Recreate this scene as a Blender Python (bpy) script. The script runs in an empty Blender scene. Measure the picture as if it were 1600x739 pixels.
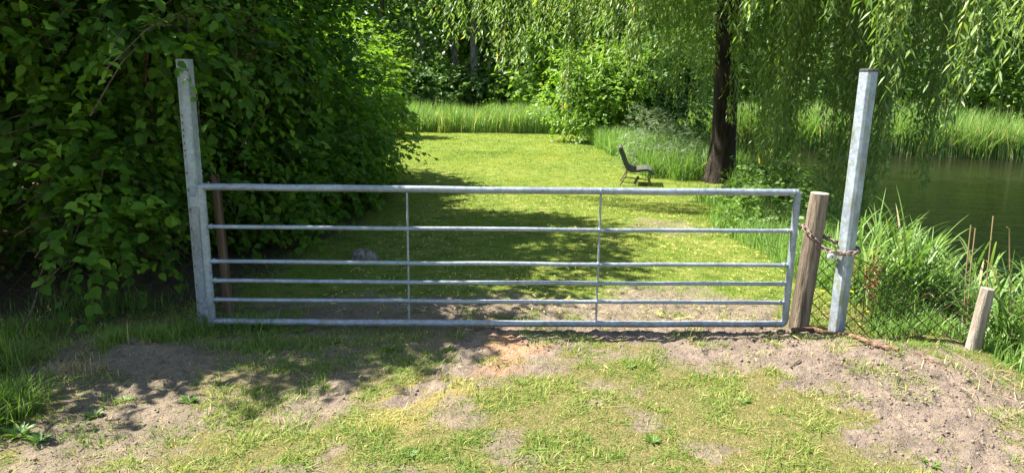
import bpy, math, random
import numpy as np
from mathutils import Vector, Matrix

random.seed(7)
rng = np.random.default_rng(11)
SC = bpy.context.scene
COL = SC.collection
R = math.radians

# ------------------------------------------------------------------ camera
CAM_H, PITCH, ROLL, FPX = 1.8, 12.5, 0.8, 1110.0
cd = bpy.data.cameras.new('camera')
cd.sensor_width = 36.0
cd.lens = 36.0 * FPX / 1600.0
cd.clip_end = 1500
cam = bpy.data.objects.new('camera', cd)
COL.objects.link(cam)
CM = Matrix.Rotation(R(90 - PITCH), 3, 'X') @ Matrix.Rotation(R(ROLL), 3, 'Z')
cam.matrix_world = Matrix.Translation((0, 0, CAM_H)) @ CM.to_4x4()
SC.camera = cam

# ------------------------------------------------------------------ sky, sun, exposure
SUN_EL, SUN_AZ = 53.0, 12.0          # azimuth: degrees behind the gate's plane, on the left
sv = Vector((-math.cos(R(SUN_EL)) * math.cos(R(SUN_AZ)), math.cos(R(SUN_EL)) * math.sin(R(SUN_AZ)), math.sin(R(SUN_EL))))
W = bpy.data.worlds.new('World')
SC.world = W
W.use_nodes = True
wn = W.node_tree
wn.nodes.clear()
sky = wn.nodes.new('ShaderNodeTexSky')
sky.sky_type = 'NISHITA'
sky.sun_disc = False
sky.sun_elevation = R(SUN_EL)
sky.sun_rotation = math.atan2(sv.x, sv.y)
bg = wn.nodes.new('ShaderNodeBackground')
bg.inputs[1].default_value = 0.08
wo = wn.nodes.new('ShaderNodeOutputWorld')
wn.links.new(sky.outputs[0], bg.inputs[0])
wn.links.new(bg.outputs[0], wo.inputs[0])
sl = bpy.data.lights.new('sun', 'SUN')
sl.energy = 5.0
sl.angle = R(0.53)
sl.color = (1.0, 0.955, 0.88)
sun = bpy.data.objects.new('sun', sl)
COL.objects.link(sun)
sun.rotation_euler = sv.to_track_quat('Z', 'Y').to_euler()
sun.location = (-20, 5, 30)
SC.view_settings.view_transform = 'Standard'
SC.view_settings.look = 'None'
SC.view_settings.gamma = 1
SC.view_settings.exposure = 1.92
cy = SC.cycles
cy.max_bounces = 7
cy.diffuse_bounces = 3
cy.glossy_bounces = 3
cy.transmission_bounces = 4
cy.use_denoising = True
cy.sample_clamp_indirect = 6

# ------------------------------------------------------------------ helpers
def ray(px, py):
    return CM @ Vector(((px - 800) / FPX, -(py - 369.5) / FPX, -1.0))
def on_z(px, py, z=0.0):             # the place on level z that the photo shows at a pixel
    d = ray(px, py); t = (z - CAM_H) / d.z
    return Vector((d.x * t, d.y * t, z))
def on_y(px, py, y):                 # the place at depth y
    d = ray(px, py); t = y / d.y
    return Vector((d.x * t, y, CAM_H + d.z * t))

def tag(o, label=None, cat=None, group=None, kind=None):
    if label: o['label'] = label
    if cat: o['category'] = cat
    if group: o['group'] = group
    if kind: o['kind'] = kind
    return o
def thing(name, label, cat, loc=(0, 0, 0), group=None):
    o = bpy.data.objects.new(name, None)
    COL.objects.link(o)
    o.location = loc
    o.empty_display_size = 0.1
    return tag(o, label, cat, group)
def link_mesh(name, me, mat, parent=None):
    o = bpy.data.objects.new(name, me)
    COL.objects.link(o)
    if mat is not None and not me.materials: me.materials.append(mat)
    if parent is not None:
        o.parent = parent
        o.matrix_parent_inverse = Matrix.Translation(-Vector(parent.location))
    return o
def raw_mesh(name, V, loops, sizes, v=None, smooth=False):
    V = np.asarray(V, np.float32).reshape(-1, 3)
    loops = np.asarray(loops, np.int32).ravel()
    sizes = np.asarray(sizes, np.int32).ravel()
    me = bpy.data.meshes.new(name)
    me.vertices.add(len(V)); me.vertices.foreach_set('co', V.ravel())
    me.loops.add(len(loops)); me.loops.foreach_set('vertex_index', loops)
    me.polygons.add(len(sizes))
    st = np.zeros(len(sizes), np.int32); st[1:] = np.cumsum(sizes)[:-1]
    me.polygons.foreach_set('loop_start', st)
    if smooth: me.polygons.foreach_set('use_smooth', np.ones(len(sizes), bool))
    if v is not None:
        a = me.attributes.new('v', 'FLOAT', 'POINT'); a.data.foreach_set('value', np.asarray(v, np.float32).ravel())
    me.update(calc_edges=True)
    return me
class MB:
    """collects simple shapes, then links them as one mesh object"""
    def __init__(s): s.V = []; s.F = []
    def add(s, V, F):
        b = len(s.V); s.V += [tuple(x) for x in V]; s.F += [tuple(i + b for i in f) for f in F]; return s
    def box(s, c, d, rot=None):
        V = [Vector((x * d[0] / 2, y * d[1] / 2, z * d[2] / 2)) for x in (-1, 1) for y in (-1, 1) for z in (-1, 1)]
        if rot is not None: V = [rot @ q for q in V]
        V = [q + Vector(c) for q in V]
        return s.add(V, [(0, 1, 3, 2), (4, 6, 7, 5), (0, 4, 5, 1), (2, 3, 7, 6), (0, 2, 6, 4), (1, 5, 7, 3)])
    def tube(s, P, r, n=8, cap=True, closed=False, ph=0.0):
        P = [Vector(p) for p in P]; m = len(P)
        rr = [r] * m if not hasattr(r, '__len__') else list(r)
        T = []
        for i in range(m):
            a = P[(i - 1) % m] if (closed or i > 0) else P[i]
            b = P[(i + 1) % m] if (closed or i < m - 1) else P[i]
            T.append((b - a).normalized())
        u = T[0].orthogonal().normalized()
        if abs(T[0].z) > 0.5: u = (Vector((1, 0, 0)) - T[0] * T[0].x).normalized()
        V = []
        for i in range(m):
            u = (u - T[i] * u.dot(T[i])).normalized(); w = T[i].cross(u)
            for k in range(n):
                a = 2 * math.pi * k / n + ph
                V.append(P[i] + (u * math.cos(a) + w * math.sin(a)) * rr[i])
        F = []
        for i in range(m if closed else m - 1):
            j = (i + 1) % m
            for k in range(n):
                l = (k + 1) % n
                F.append((i * n + k, i * n + l, j * n + l, j * n + k))
        if cap and not closed:
            F.append(tuple(range(n))[::-1]); F.append(tuple((m - 1) * n + k for k in range(n)))
        return s.add(V, F)
    def build(s, name, mat, parent=None, smooth=False, bevel=0.0, angle=40):
        me = bpy.data.meshes.new(name)
        me.from_pydata(s.V, [], s.F)
        if smooth:
            for p in me.polygons: p.use_smooth = True
            try: me.set_sharp_from_angle(angle=R(angle))
            except Exception: pass
        o = link_mesh(name, me, mat, parent)
        if bevel:
            md = o.modifiers.new('bevel', 'BEVEL'); md.width = bevel; md.segments = 2; md.limit_method = 'ANGLE'
        return o

# numpy value noise
def vnoise(x, y, seed=0):
    x = np.asarray(x, float); y = np.asarray(y, float)
    xi = np.floor(x).astype(np.int64); yi = np.floor(y).astype(np.int64)
    fx = x - xi; fy = y - yi
    fx = fx * fx * (3 - 2 * fx); fy = fy * fy * (3 - 2 * fy)
    def h(a, b):
        n = (a * 374761393 + b * 668265263 + seed * 974634533) & 0x7fffffff
        n = ((n ^ (n >> 13)) * 1274126177) & 0x7fffffff
        n = n ^ (n >> 16)
        return (n & 0xffff) / 65535.0
    return (h(xi, yi) * (1 - fx) + h(xi + 1, yi) * fx) * (1 - fy) + (h(xi, yi + 1) * (1 - fx) + h(xi + 1, yi + 1) * fx) * fy
def fbm(x, y, seed=0, oct=4):
    s = 0; a = 0.5; t = 0
    for o in range(oct):
        s = s + a * vnoise(np.asarray(x) * 2 ** o, np.asarray(y) * 2 ** o, seed + o); t += a; a *= 0.5
    return s / t
def sstep(a, b, x):
    t = np.clip((x - a) / (b - a), 0, 1); return t * t * (3 - 2 * t)
def poly_sd(x, y, P):                # signed distance to a polygon, inside negative
    x = np.asarray(x, float).ravel(); y = np.asarray(y, float).ravel()
    d = np.full(len(x), 1e18); ins = np.zeros(len(x), bool)
    n = len(P)
    for i in range(n):
        ax, ay = P[i][0], P[i][1]; bx, by = P[(i + 1) % n][0], P[(i + 1) % n][1]
        ex, ey = bx - ax, by - ay
        t = np.clip(((x - ax) * ex + (y - ay) * ey) / (ex * ex + ey * ey + 1e-12), 0, 1)
        d = np.minimum(d, (x - ax - ex * t) ** 2 + (y - ay - ey * t) ** 2)
        c = (ay > y) != (by > y)
        xx = ax + (y - ay) * ex / (ey if abs(ey) > 1e-12 else 1e-12)
        ins ^= c & (x < xx)
    d = np.sqrt(d)
    return np.where(ins, -d, d)

# ------------------------------------------------------------------ materials
def new_mat(name):
    m = bpy.data.materials.new(name); m.use_nodes = True
    nt = m.node_tree; nt.nodes.clear()
    out = nt.nodes.new('ShaderNodeOutputMaterial')
    return m, nt, out
def ramp(nt, fac, stops):
    r = nt.nodes.new('ShaderNodeValToRGB')
    el = r.color_ramp.elements
    while len(el) < len(stops): el.new(0.5)
    for e, (p, c) in zip(el, stops): e.position = p; e.color = (*c, 1)
    nt.links.new(fac, r.inputs[0])
    return r.outputs[0]
def noise(nt, scale, detail=4, rough=0.55, coord='Object', vec=None, dist=0.0):
    if vec is None:
        tc = nt.nodes.new('ShaderNodeTexCoord'); vec = tc.outputs[coord]
    n = nt.nodes.new('ShaderNodeTexNoise')
    n.inputs['Scale'].default_value = scale; n.inputs['Detail'].default_value = detail
    n.inputs['Roughness'].default_value = rough; n.inputs['Distortion'].default_value = dist
    nt.links.new(vec, n.inputs['Vector'])
    return n.outputs['Fac']
def mixc(nt, fac, a, b, mode='MIX'):
    m = nt.nodes.new('ShaderNodeMix'); m.data_type = 'RGBA'; m.blend_type = mode
    for s, val in ((m.inputs[0], fac), (m.inputs[6], a), (m.inputs[7], b)):
        if isinstance(val, (int, float)): s.default_value = val
        elif isinstance(val, tuple): s.default_value = (*val, 1)
        else: nt.links.new(val, s)
    return m.outputs[2]
def math_n(nt, op, a, b=None):
    m = nt.nodes.new('ShaderNodeMath'); m.operation = op
    for s, val in ((m.inputs[0], a), (m.inputs[1], b)):
        if val is None: continue
        if isinstance(val, (int, float)): s.default_value = val
        else: nt.links.new(val, s)
    return m.outputs[0]
def bump(nt, h, strength=0.5, dist=0.01):
    b = nt.nodes.new('ShaderNodeBump'); b.inputs['Strength'].default_value = strength; b.inputs['Distance'].default_value = dist
    nt.links.new(h, b.inputs['Height']); return b.outputs[0]
def prin(nt, out, col, rough=0.7, metal=0.0, spec=0.5, normal=None):
    p = nt.nodes.new('ShaderNodeBsdfPrincipled')
    for s, val in ((p.inputs['Base Color'], col), (p.inputs['Roughness'], rough), (p.inputs['Metallic'], metal)):
        if isinstance(val, (int, float)): s.default_value = val
        elif isinstance(val, tuple): s.default_value = (*val, 1)
        else: nt.links.new(val, s)
    p.inputs['Specular IOR Level'].default_value = spec
    if normal is not None: nt.links.new(normal, p.inputs['Normal'])
    if out is not None: nt.links.new(p.outputs[0], out.inputs[0])
    return p
def leaf_mat(name, stops, trans, tmix=0.45, rough=0.5, spec=0.35, nscale=1.5):
    m, nt, out = new_mat(name)
    at = nt.nodes.new('ShaderNodeAttribute'); at.attribute_name = 'v'
    n = noise(nt, nscale, 2)
    f = math_n(nt, 'ADD', at.outputs['Fac'], math_n(nt, 'MULTIPLY', math_n(nt, 'SUBTRACT', n, 0.5), 0.5))
    c = ramp(nt, f, stops)
    p = prin(nt, None, c, rough, 0, spec)
    t = nt.nodes.new('ShaderNodeBsdfTranslucent')
    nt.links.new(mixc(nt, 1.0, c, trans, 'MULTIPLY'), t.inputs[0])
    mx = nt.nodes.new('ShaderNodeMixShader'); mx.inputs[0].default_value = tmix
    nt.links.new(p.outputs[0], mx.inputs[1]); nt.links.new(t.outputs[0], mx.inputs[2])
    nt.links.new(mx.outputs[0], out.inputs[0])
    return m
def bark_mat(name, c1, c2, sc=6, stretch=0.15):
    m, nt, out = new_mat(name)
    tc = nt.nodes.new('ShaderNodeTexCoord'); mp = nt.nodes.new('ShaderNodeMapping')
    mp.inputs['Scale'].default_value = (1, 1, stretch)
    nt.links.new(tc.outputs['Object'], mp.inputs[0])
    n = noise(nt, sc * 3, 6, 0.65, vec=mp.outputs[0], dist=0.6)
    n2 = noise(nt, sc * 0.4, 3)
    c = ramp(nt, n, [(0.3, c1), (0.62, c2)])
    c = mixc(nt, math_n(nt, 'MULTIPLY', n2, 0.5), c, tuple(x * 0.6 for x in c1))
    st = ramp(nt, noise(nt, sc * 1.3, 5, 0.7, vec=mp.outputs[0]), [(0.40, (0.45, 0.43, 0.40)), (0.56, (1, 1, 1))])
    c = mixc(nt, 1.0, c, st, 'MULTIPLY')
    prin(nt, out, c, 0.9, 0, 0.2, bump(nt, n, 1.0, 0.05))
    return m

M = {}
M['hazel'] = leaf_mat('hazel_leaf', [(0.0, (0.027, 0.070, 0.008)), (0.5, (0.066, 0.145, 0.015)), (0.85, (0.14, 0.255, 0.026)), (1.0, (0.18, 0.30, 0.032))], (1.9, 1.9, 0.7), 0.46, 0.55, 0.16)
M['willow'] = leaf_mat('willow_leaf', [(0.0, (0.065, 0.135, 0.022)), (0.5, (0.145, 0.225, 0.055)), (0.95, (0.30, 0.38, 0.145)), (1.0, (0.48, 0.38, 0.03))], (1.7, 1.8, 0.8), 0.40, 0.45, 0.35)
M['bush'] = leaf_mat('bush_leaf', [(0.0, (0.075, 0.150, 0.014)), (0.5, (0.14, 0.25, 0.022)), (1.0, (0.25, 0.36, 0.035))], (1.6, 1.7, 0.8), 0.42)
M['alder'] = leaf_mat('alder_leaf', [(0.0, (0.040, 0.085, 0.017)), (0.5, (0.078, 0.150, 0.028)), (1.0, (0.165, 0.260, 0.050))], (1.6, 1.7, 0.8), 0.38)
M['grey_willow'] = leaf_mat('grey_willow_leaf', [(0.0, (0.07, 0.11, 0.05)), (0.5, (0.12, 0.17, 0.08)), (1.0, (0.22, 0.28, 0.14))], (1.4, 1.5, 0.9), 0.38)
M['grass'] = leaf_mat('grass_blade', [(0.0, (0.060, 0.140, 0.012)), (0.45, (0.128, 0.215, 0.032)), (0.8, (0.25, 0.295, 0.070)), (1.0, (0.46, 0.40, 0.15))], (1.5, 1.5, 0.8), 0.35, 0.55, 0.3, 0.8)
M['lawn'] = leaf_mat('lawn_blade', [(0.0, (0.080, 0.150, 0.018)), (0.5, (0.190, 0.275, 0.036)), (0.85, (0.32, 0.350, 0.070)), (1.0, (0.50, 0.46, 0.17))], (1.6, 1.5, 0.8), 0.38, 0.55, 0.3, 0.4)
M['reed'] = leaf_mat('reed_leaf', [(0.0, (0.085, 0.170, 0.032)), (0.5, (0.16, 0.275, 0.060)), (0.88, (0.26, 0.36, 0.10)), (1.0, (0.46, 0.40, 0.22))], (1.5, 1.6, 0.8), 0.38, 0.45, 0.4)
M['near_reed'] = leaf_mat('near_reed_leaf', [(0.0, (0.070, 0.140, 0.026)), (0.5, (0.135, 0.235, 0.048)), (0.88, (0.22, 0.31, 0.08)), (1.0, (0.40, 0.34, 0.18))], (1.4, 1.5, 0.8), 0.34, 0.5, 0.35)
M['dry'] = leaf_mat('dry_stem', [(0.0, (0.30, 0.21, 0.10)), (1.0, (0.55, 0.44, 0.26))], (1, 1, 0.8), 0.15, 0.8, 0.1)
M['thatch'] = leaf_mat('thatch', [(0.0, (0.12, 0.075, 0.035)), (0.4, (0.30, 0.22, 0.10)), (1.0, (0.50, 0.42, 0.20))], (1, 1, 0.8), 0.1, 0.8, 0.1)
M['weed'] = leaf_mat('weed_leaf', [(0.0, (0.05, 0.12, 0.012)), (1.0, (0.13, 0.23, 0.03))], (1.4, 1.5, 0.8), 0.3)
M['litter'] = leaf_mat('fallen_leaf', [(0.0, (0.30, 0.33, 0.08)), (0.6, (0.52, 0.46, 0.14)), (1.0, (0.50, 0.33, 0.16))], (1, 1, 0.8), 0.15, 0.6, 0.3)
M['willow_twig'] = leaf_mat('willow_twig', [(0.0, (0.14, 0.16, 0.03)), (1.0, (0.22, 0.22, 0.06))], (1, 1, 0.8), 0.1, 0.6, 0.2)
M['twig'] = bark_mat('twig_bark', (0.10, 0.07, 0.045), (0.22, 0.16, 0.11), 10)
M['stick'] = bark_mat('stick_bark', (0.20, 0.11, 0.06), (0.40, 0.25, 0.15), 10, 0.4)
M['willow_bark'] = bark_mat('willow_bark', (0.010, 0.007, 0.005), (0.062, 0.046, 0.033), 5, 0.22)
M['pale_bark'] = bark_mat('pale_bark', (0.13, 0.11, 0.09), (0.33, 0.30, 0.25), 4, 0.4)
M['brown_bark'] = bark_mat('brown_bark', (0.06, 0.045, 0.03), (0.17, 0.13, 0.095), 4, 0.3)
M['post_wood'] = bark_mat('post_wood', (0.10, 0.076, 0.054), (0.37, 0.30, 0.22), 7, 0.09)
M['grey_wood'] = bark_mat('grey_wood', (0.22, 0.175, 0.13), (0.52, 0.45, 0.36), 6, 0.08)
M['split_wood'] = bark_mat('split_wood', (0.035, 0.024, 0.016), (0.27, 0.19, 0.12), 4, 0.05)
M['stump'] = bark_mat('stump_wood', (0.12, 0.105, 0.085), (0.46, 0.41, 0.34), 9, 0.35)

def endgrain():
    m, nt, out = new_mat('end_grain')
    w = nt.nodes.new('ShaderNodeTexWave'); w.wave_type = 'RINGS'; w.rings_direction = 'Z'
    w.inputs['Scale'].default_value = 40; w.inputs['Distortion'].default_value = 3
    tc = nt.nodes.new('ShaderNodeTexCoord'); nt.links.new(tc.outputs['Object'], w.inputs[0])
    prin(nt, out, ramp(nt, w.outputs['Fac'], [(0, (0.36, 0.28, 0.19)), (1, (0.52, 0.43, 0.32))]), 0.85, 0, 0.2)
    return m
M['endgrain'] = endgrain()
def galv(name, algae=0.0, tone=1.0):
    m, nt, out = new_mat(name)
    n = noise(nt, 38, 4, 0.6); v = nt.nodes.new('ShaderNodeTexVoronoi'); v.inputs['Scale'].default_value = 70
    tc = nt.nodes.new('ShaderNodeTexCoord'); nt.links.new(tc.outputs['Object'], v.inputs['Vector'])
    c = ramp(nt, n, [(0.3, (0.215 * tone, 0.252 * tone, 0.275 * tone)), (0.7, (0.34 * tone, 0.388 * tone, 0.415 * tone))])
    c = mixc(nt, 0.15, c, v.outputs['Color'], 'SOFT_LIGHT')
    if algae:
        mp = nt.nodes.new('ShaderNodeMapping'); mp.inputs['Scale'].default_value = (1, 1, 0.35); nt.links.new(tc.outputs['Object'], mp.inputs[0])
        a = ramp(nt, noise(nt, 13, 6, 0.7, vec=mp.outputs[0]), [(0.50, (0, 0, 0)), (0.62, (1, 1, 1))])
        a = math_n(nt, 'MULTIPLY', a, algae)
        c = mixc(nt, a, c, (0.20, 0.21, 0.10))
    sp = ramp(nt, noise(nt, 90, 2), [(0.68, (0, 0, 0)), (0.74, (1, 1, 1))])
    c = mixc(nt, math_n(nt, 'MULTIPLY', sp, 0.5), c, (0.62, 0.66, 0.68))
    sx = nt.nodes.new('ShaderNodeSeparateXYZ'); nt.links.new(tc.outputs['Object'], sx.inputs[0])
    lowz = ramp(nt, sx.outputs['Z'], [(0.03, (1, 1, 1)), (0.30, (0, 0, 0))])
    mud = ramp(nt, noise(nt, 22, 6, 0.75), [(0.46, (0, 0, 0)), (0.60, (1, 1, 1))])
    c = mixc(nt, math_n(nt, 'MULTIPLY', math_n(nt, 'MULTIPLY', lowz, mud), 0.8), c, (0.24, 0.18, 0.13))
    big = ramp(nt, noise(nt, 5, 4, 0.7), [(0.35, (0.72, 0.72, 0.74)), (0.65, (1.05, 1.05, 1.05))])
    c = mixc(nt, 1.0, c, big, 'MULTIPLY')
    prin(nt, out, c, ramp(nt, n, [(0.3, (0.42,) * 3), (0.7, (0.6,) * 3)]), 0.35, 0.5, bump(nt, n, 0.15, 0.002))
    return m
M['galv'] = galv('galvanised_steel')
M['galv_post'] = galv('galvanised_post', 0.15, 1.0)
M['galv_algae'] = galv('galvanised_algae', 0.75, 1.15)
def simple(name, c1, c2, sc, rough=0.7, metal=0.0, spec=0.4, b=0.3):
    m, nt, out = new_mat(name)
    n = noise(nt, sc, 5, 0.6)
    prin(nt, out, ramp(nt, n, [(0.35, c1), (0.65, c2)]), rough, metal, spec, bump(nt, n, b, 0.004))
    return m
M['rust'] = simple('rusty_steel', (0.10, 0.055, 0.038), (0.33, 0.26, 0.21), 60, 0.75, 0.2)
M['wire'] = simple('rusty_wire', (0.035, 0.022, 0.015), (0.10, 0.05, 0.03), 40, 0.8, 0.2)
M['cap'] = simple('black_cap', (0.02, 0.02, 0.02), (0.05, 0.05, 0.05), 30, 0.6)
M['lock'] = simple('pale_lock', (0.50, 0.49, 0.44), (0.68, 0.67, 0.62), 30, 0.35, 0.2)
M['bench_seat'] = simple('weathered_seat', (0.040, 0.046, 0.034), (0.11, 0.11, 0.09), 25, 0.75)
M['bench_metal'] = simple('dark_metal', (0.06, 0.05, 0.045), (0.14, 0.11, 0.09), 30, 0.6, 0.4)
M['petal'] = simple('yellow_petal', (0.75, 0.52, 0.01), (0.85, 0.65, 0.02), 30, 0.5)
M['rustleaf'] = leaf_mat('rusty_leaf', [(0.0, (0.25, 0.10, 0.04)), (1.0, (0.45, 0.20, 0.10))], (1.2, 1.1, 0.8), 0.3)
M['clod'] = simple('soil_clod', (0.13, 0.095, 0.07), (0.24, 0.18, 0.135), 18, 0.95, 0, 0.1, 0.8)

# ------------------------------------------------------------------ ground
POND = [(5.2, 0.5), (4.7, 3.2), (4.35, 5.5), (4.7, 8), (5.5, 11), (6.2, 14), (6.3, 17), (5.4, 20.5), (5.0, 26), (6.0, 31.2), (9, 30.3), (12, 28.4), (18, 25.4), (30, 22), (45, 15), (45, -4), (20, -6)]
WATER_Z = -0.75
def PW(pts, z=0.0): return [tuple(on_z(px, py, z)[:2]) for px, py in pts]
SOIL_R = PW([(700, 520), (760, 505), (1000, 500), (1210, 500), (1300, 515), (1400, 520), (1480, 560), (1640, 640), (1640, 800), (1500, 780), (1420, 735), (1340, 690), (1330, 650), (1280, 612), (1190, 585), (1080, 565), (1010, 540), (930, 535), (860, 560), (780, 590), (700, 585), (640, 640), (590, 655), (560, 640), (650, 600), (690, 570)])
SOIL_L = PW([(-60, 760), (60, 655), (80, 580), (130, 520), (310, 528), (400, 545), (330, 570), (300, 590), (340, 620), (430, 600), (560, 590), (585, 635), (480, 650), (400, 640), (300, 680), (200, 725), (100, 775)])
SOIL_B = PW([(335, 503), (340, 476), (500, 470), (700, 464), (940, 462), (985, 448), (1080, 446), (1210, 480), (1225, 507)])
SOIL_P = PW([(1000, 335), (1080, 340), (1110, 362), (1050, 370), (990, 352)], -0.1)
SOIL_M = PW([(250, 510), (820, 510), (700, 580), (560, 605), (330, 610), (250, 570)])
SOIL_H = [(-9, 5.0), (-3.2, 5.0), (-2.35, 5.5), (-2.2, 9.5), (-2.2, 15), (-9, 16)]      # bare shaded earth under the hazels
STRAW = PW([(560, 660), (640, 590), (720, 570), (760, 590), (690, 640), (640, 680)])
ORANGE = PW([(755, 575), (765, 530), (800, 522), (845, 535), (830, 565), (790, 580)])

def soil_mask(x, y):
    x = np.asarray(x, float).ravel(); y = np.asarray(y, float).ravel()
    n = (fbm(x * 5, y * 5, 3) - 0.5) * 0.75 + (fbm(x * 22, y * 22, 9, 3) - 0.5) * 0.5
    m = np.zeros(len(x))
    for P, soft, k in ((SOIL_R, 0.10, 1.0), (SOIL_L, 0.16, 0.82), (SOIL_B, 0.16, 0.9), (SOIL_P, 0.15, 0.6), (SOIL_M, 0.25, 0.55), (SOIL_H, 0.2, 0.9)):
        d = poly_sd(x, y, P)
        m = np.maximum(m, k * sstep(soft, -soft, d + n * 0.75))
    # worn spots in the foreground turf
    w = sstep(0.60, 0.72, fbm(x * 4 + 3, y * 4, 21, 4)) * sstep(5.5, 4.6, y) * 0.7
    return np.maximum(m, w)

def gz(x, y, detail=True):
    x = np.asarray(x, float); y = np.asarray(y, float); sh = np.broadcast(x, y).shape
    X = np.broadcast_to(x, sh).ravel(); Y = np.broadcast_to(y, sh).ravel()
    z = -0.35 * sstep(5.5, 15, Y) - 0.10 * sstep(15, 30, Y)
    z = z + (fbm(X * 0.35, Y * 0.35, 5, 3) - 0.5) * 0.12 * sstep(3, 8, Y)
    # heap of dug earth beside the right posts, and the rough lip left of the gate
    z = z + 0.07 * np.exp(-(((X - 2.35) / 0.75) ** 2 + ((Y - 4.35) / 0.40) ** 2))
    z = z + 0.09 * np.exp(-(((X + 2.55) / 0.45) ** 2 + ((Y - 4.45) / 0.22) ** 2))
    z = z - 0.10 * np.exp(-(((X - 2.75) / 0.25) ** 2 + ((Y - 5.15) / 0.25) ** 2))
    d = poly_sd(X, Y, POND)
    near = sstep(1.3, 0.0, d)
    z = z * (1 - near) + near * (-0.62) - 0.6 * sstep(0.05, -0.8, d)
    # right of the earth heap the bank falls away
    bk = sstep(2.95, 3.9, X + (Y - 3.7) * -0.28) * sstep(7.5, 5.0, Y)
    z = z - 0.22 * bk * (1 - near)
    z = np.where((X > 30) | (Y > 32), np.maximum(z, -0.45), z)
    if detail:
        far = sstep(9, 6.5, Y)
        s = soil_mask(X, Y) * far
        lump = np.abs(fbm(X * 9, Y * 9, 31, 4) - 0.5) * 2
        z = z + far * (s * (0.045 * (lump - 0.25) + 0.036 * (fbm(X * 24, Y * 24, 41, 3) - 0.5)) + (1 - s) * 0.025 * (fbm(X * 3, Y * 3, 51, 3) - 0.5))
        heap = sstep(1.4, 2.6, X) * sstep(3.2, 3.6, Y) * far * s
        z = z + heap * 0.035 * (fbm(X * 14, Y * 14, 61, 4) - 0.45)
    return z.reshape(sh)

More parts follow.
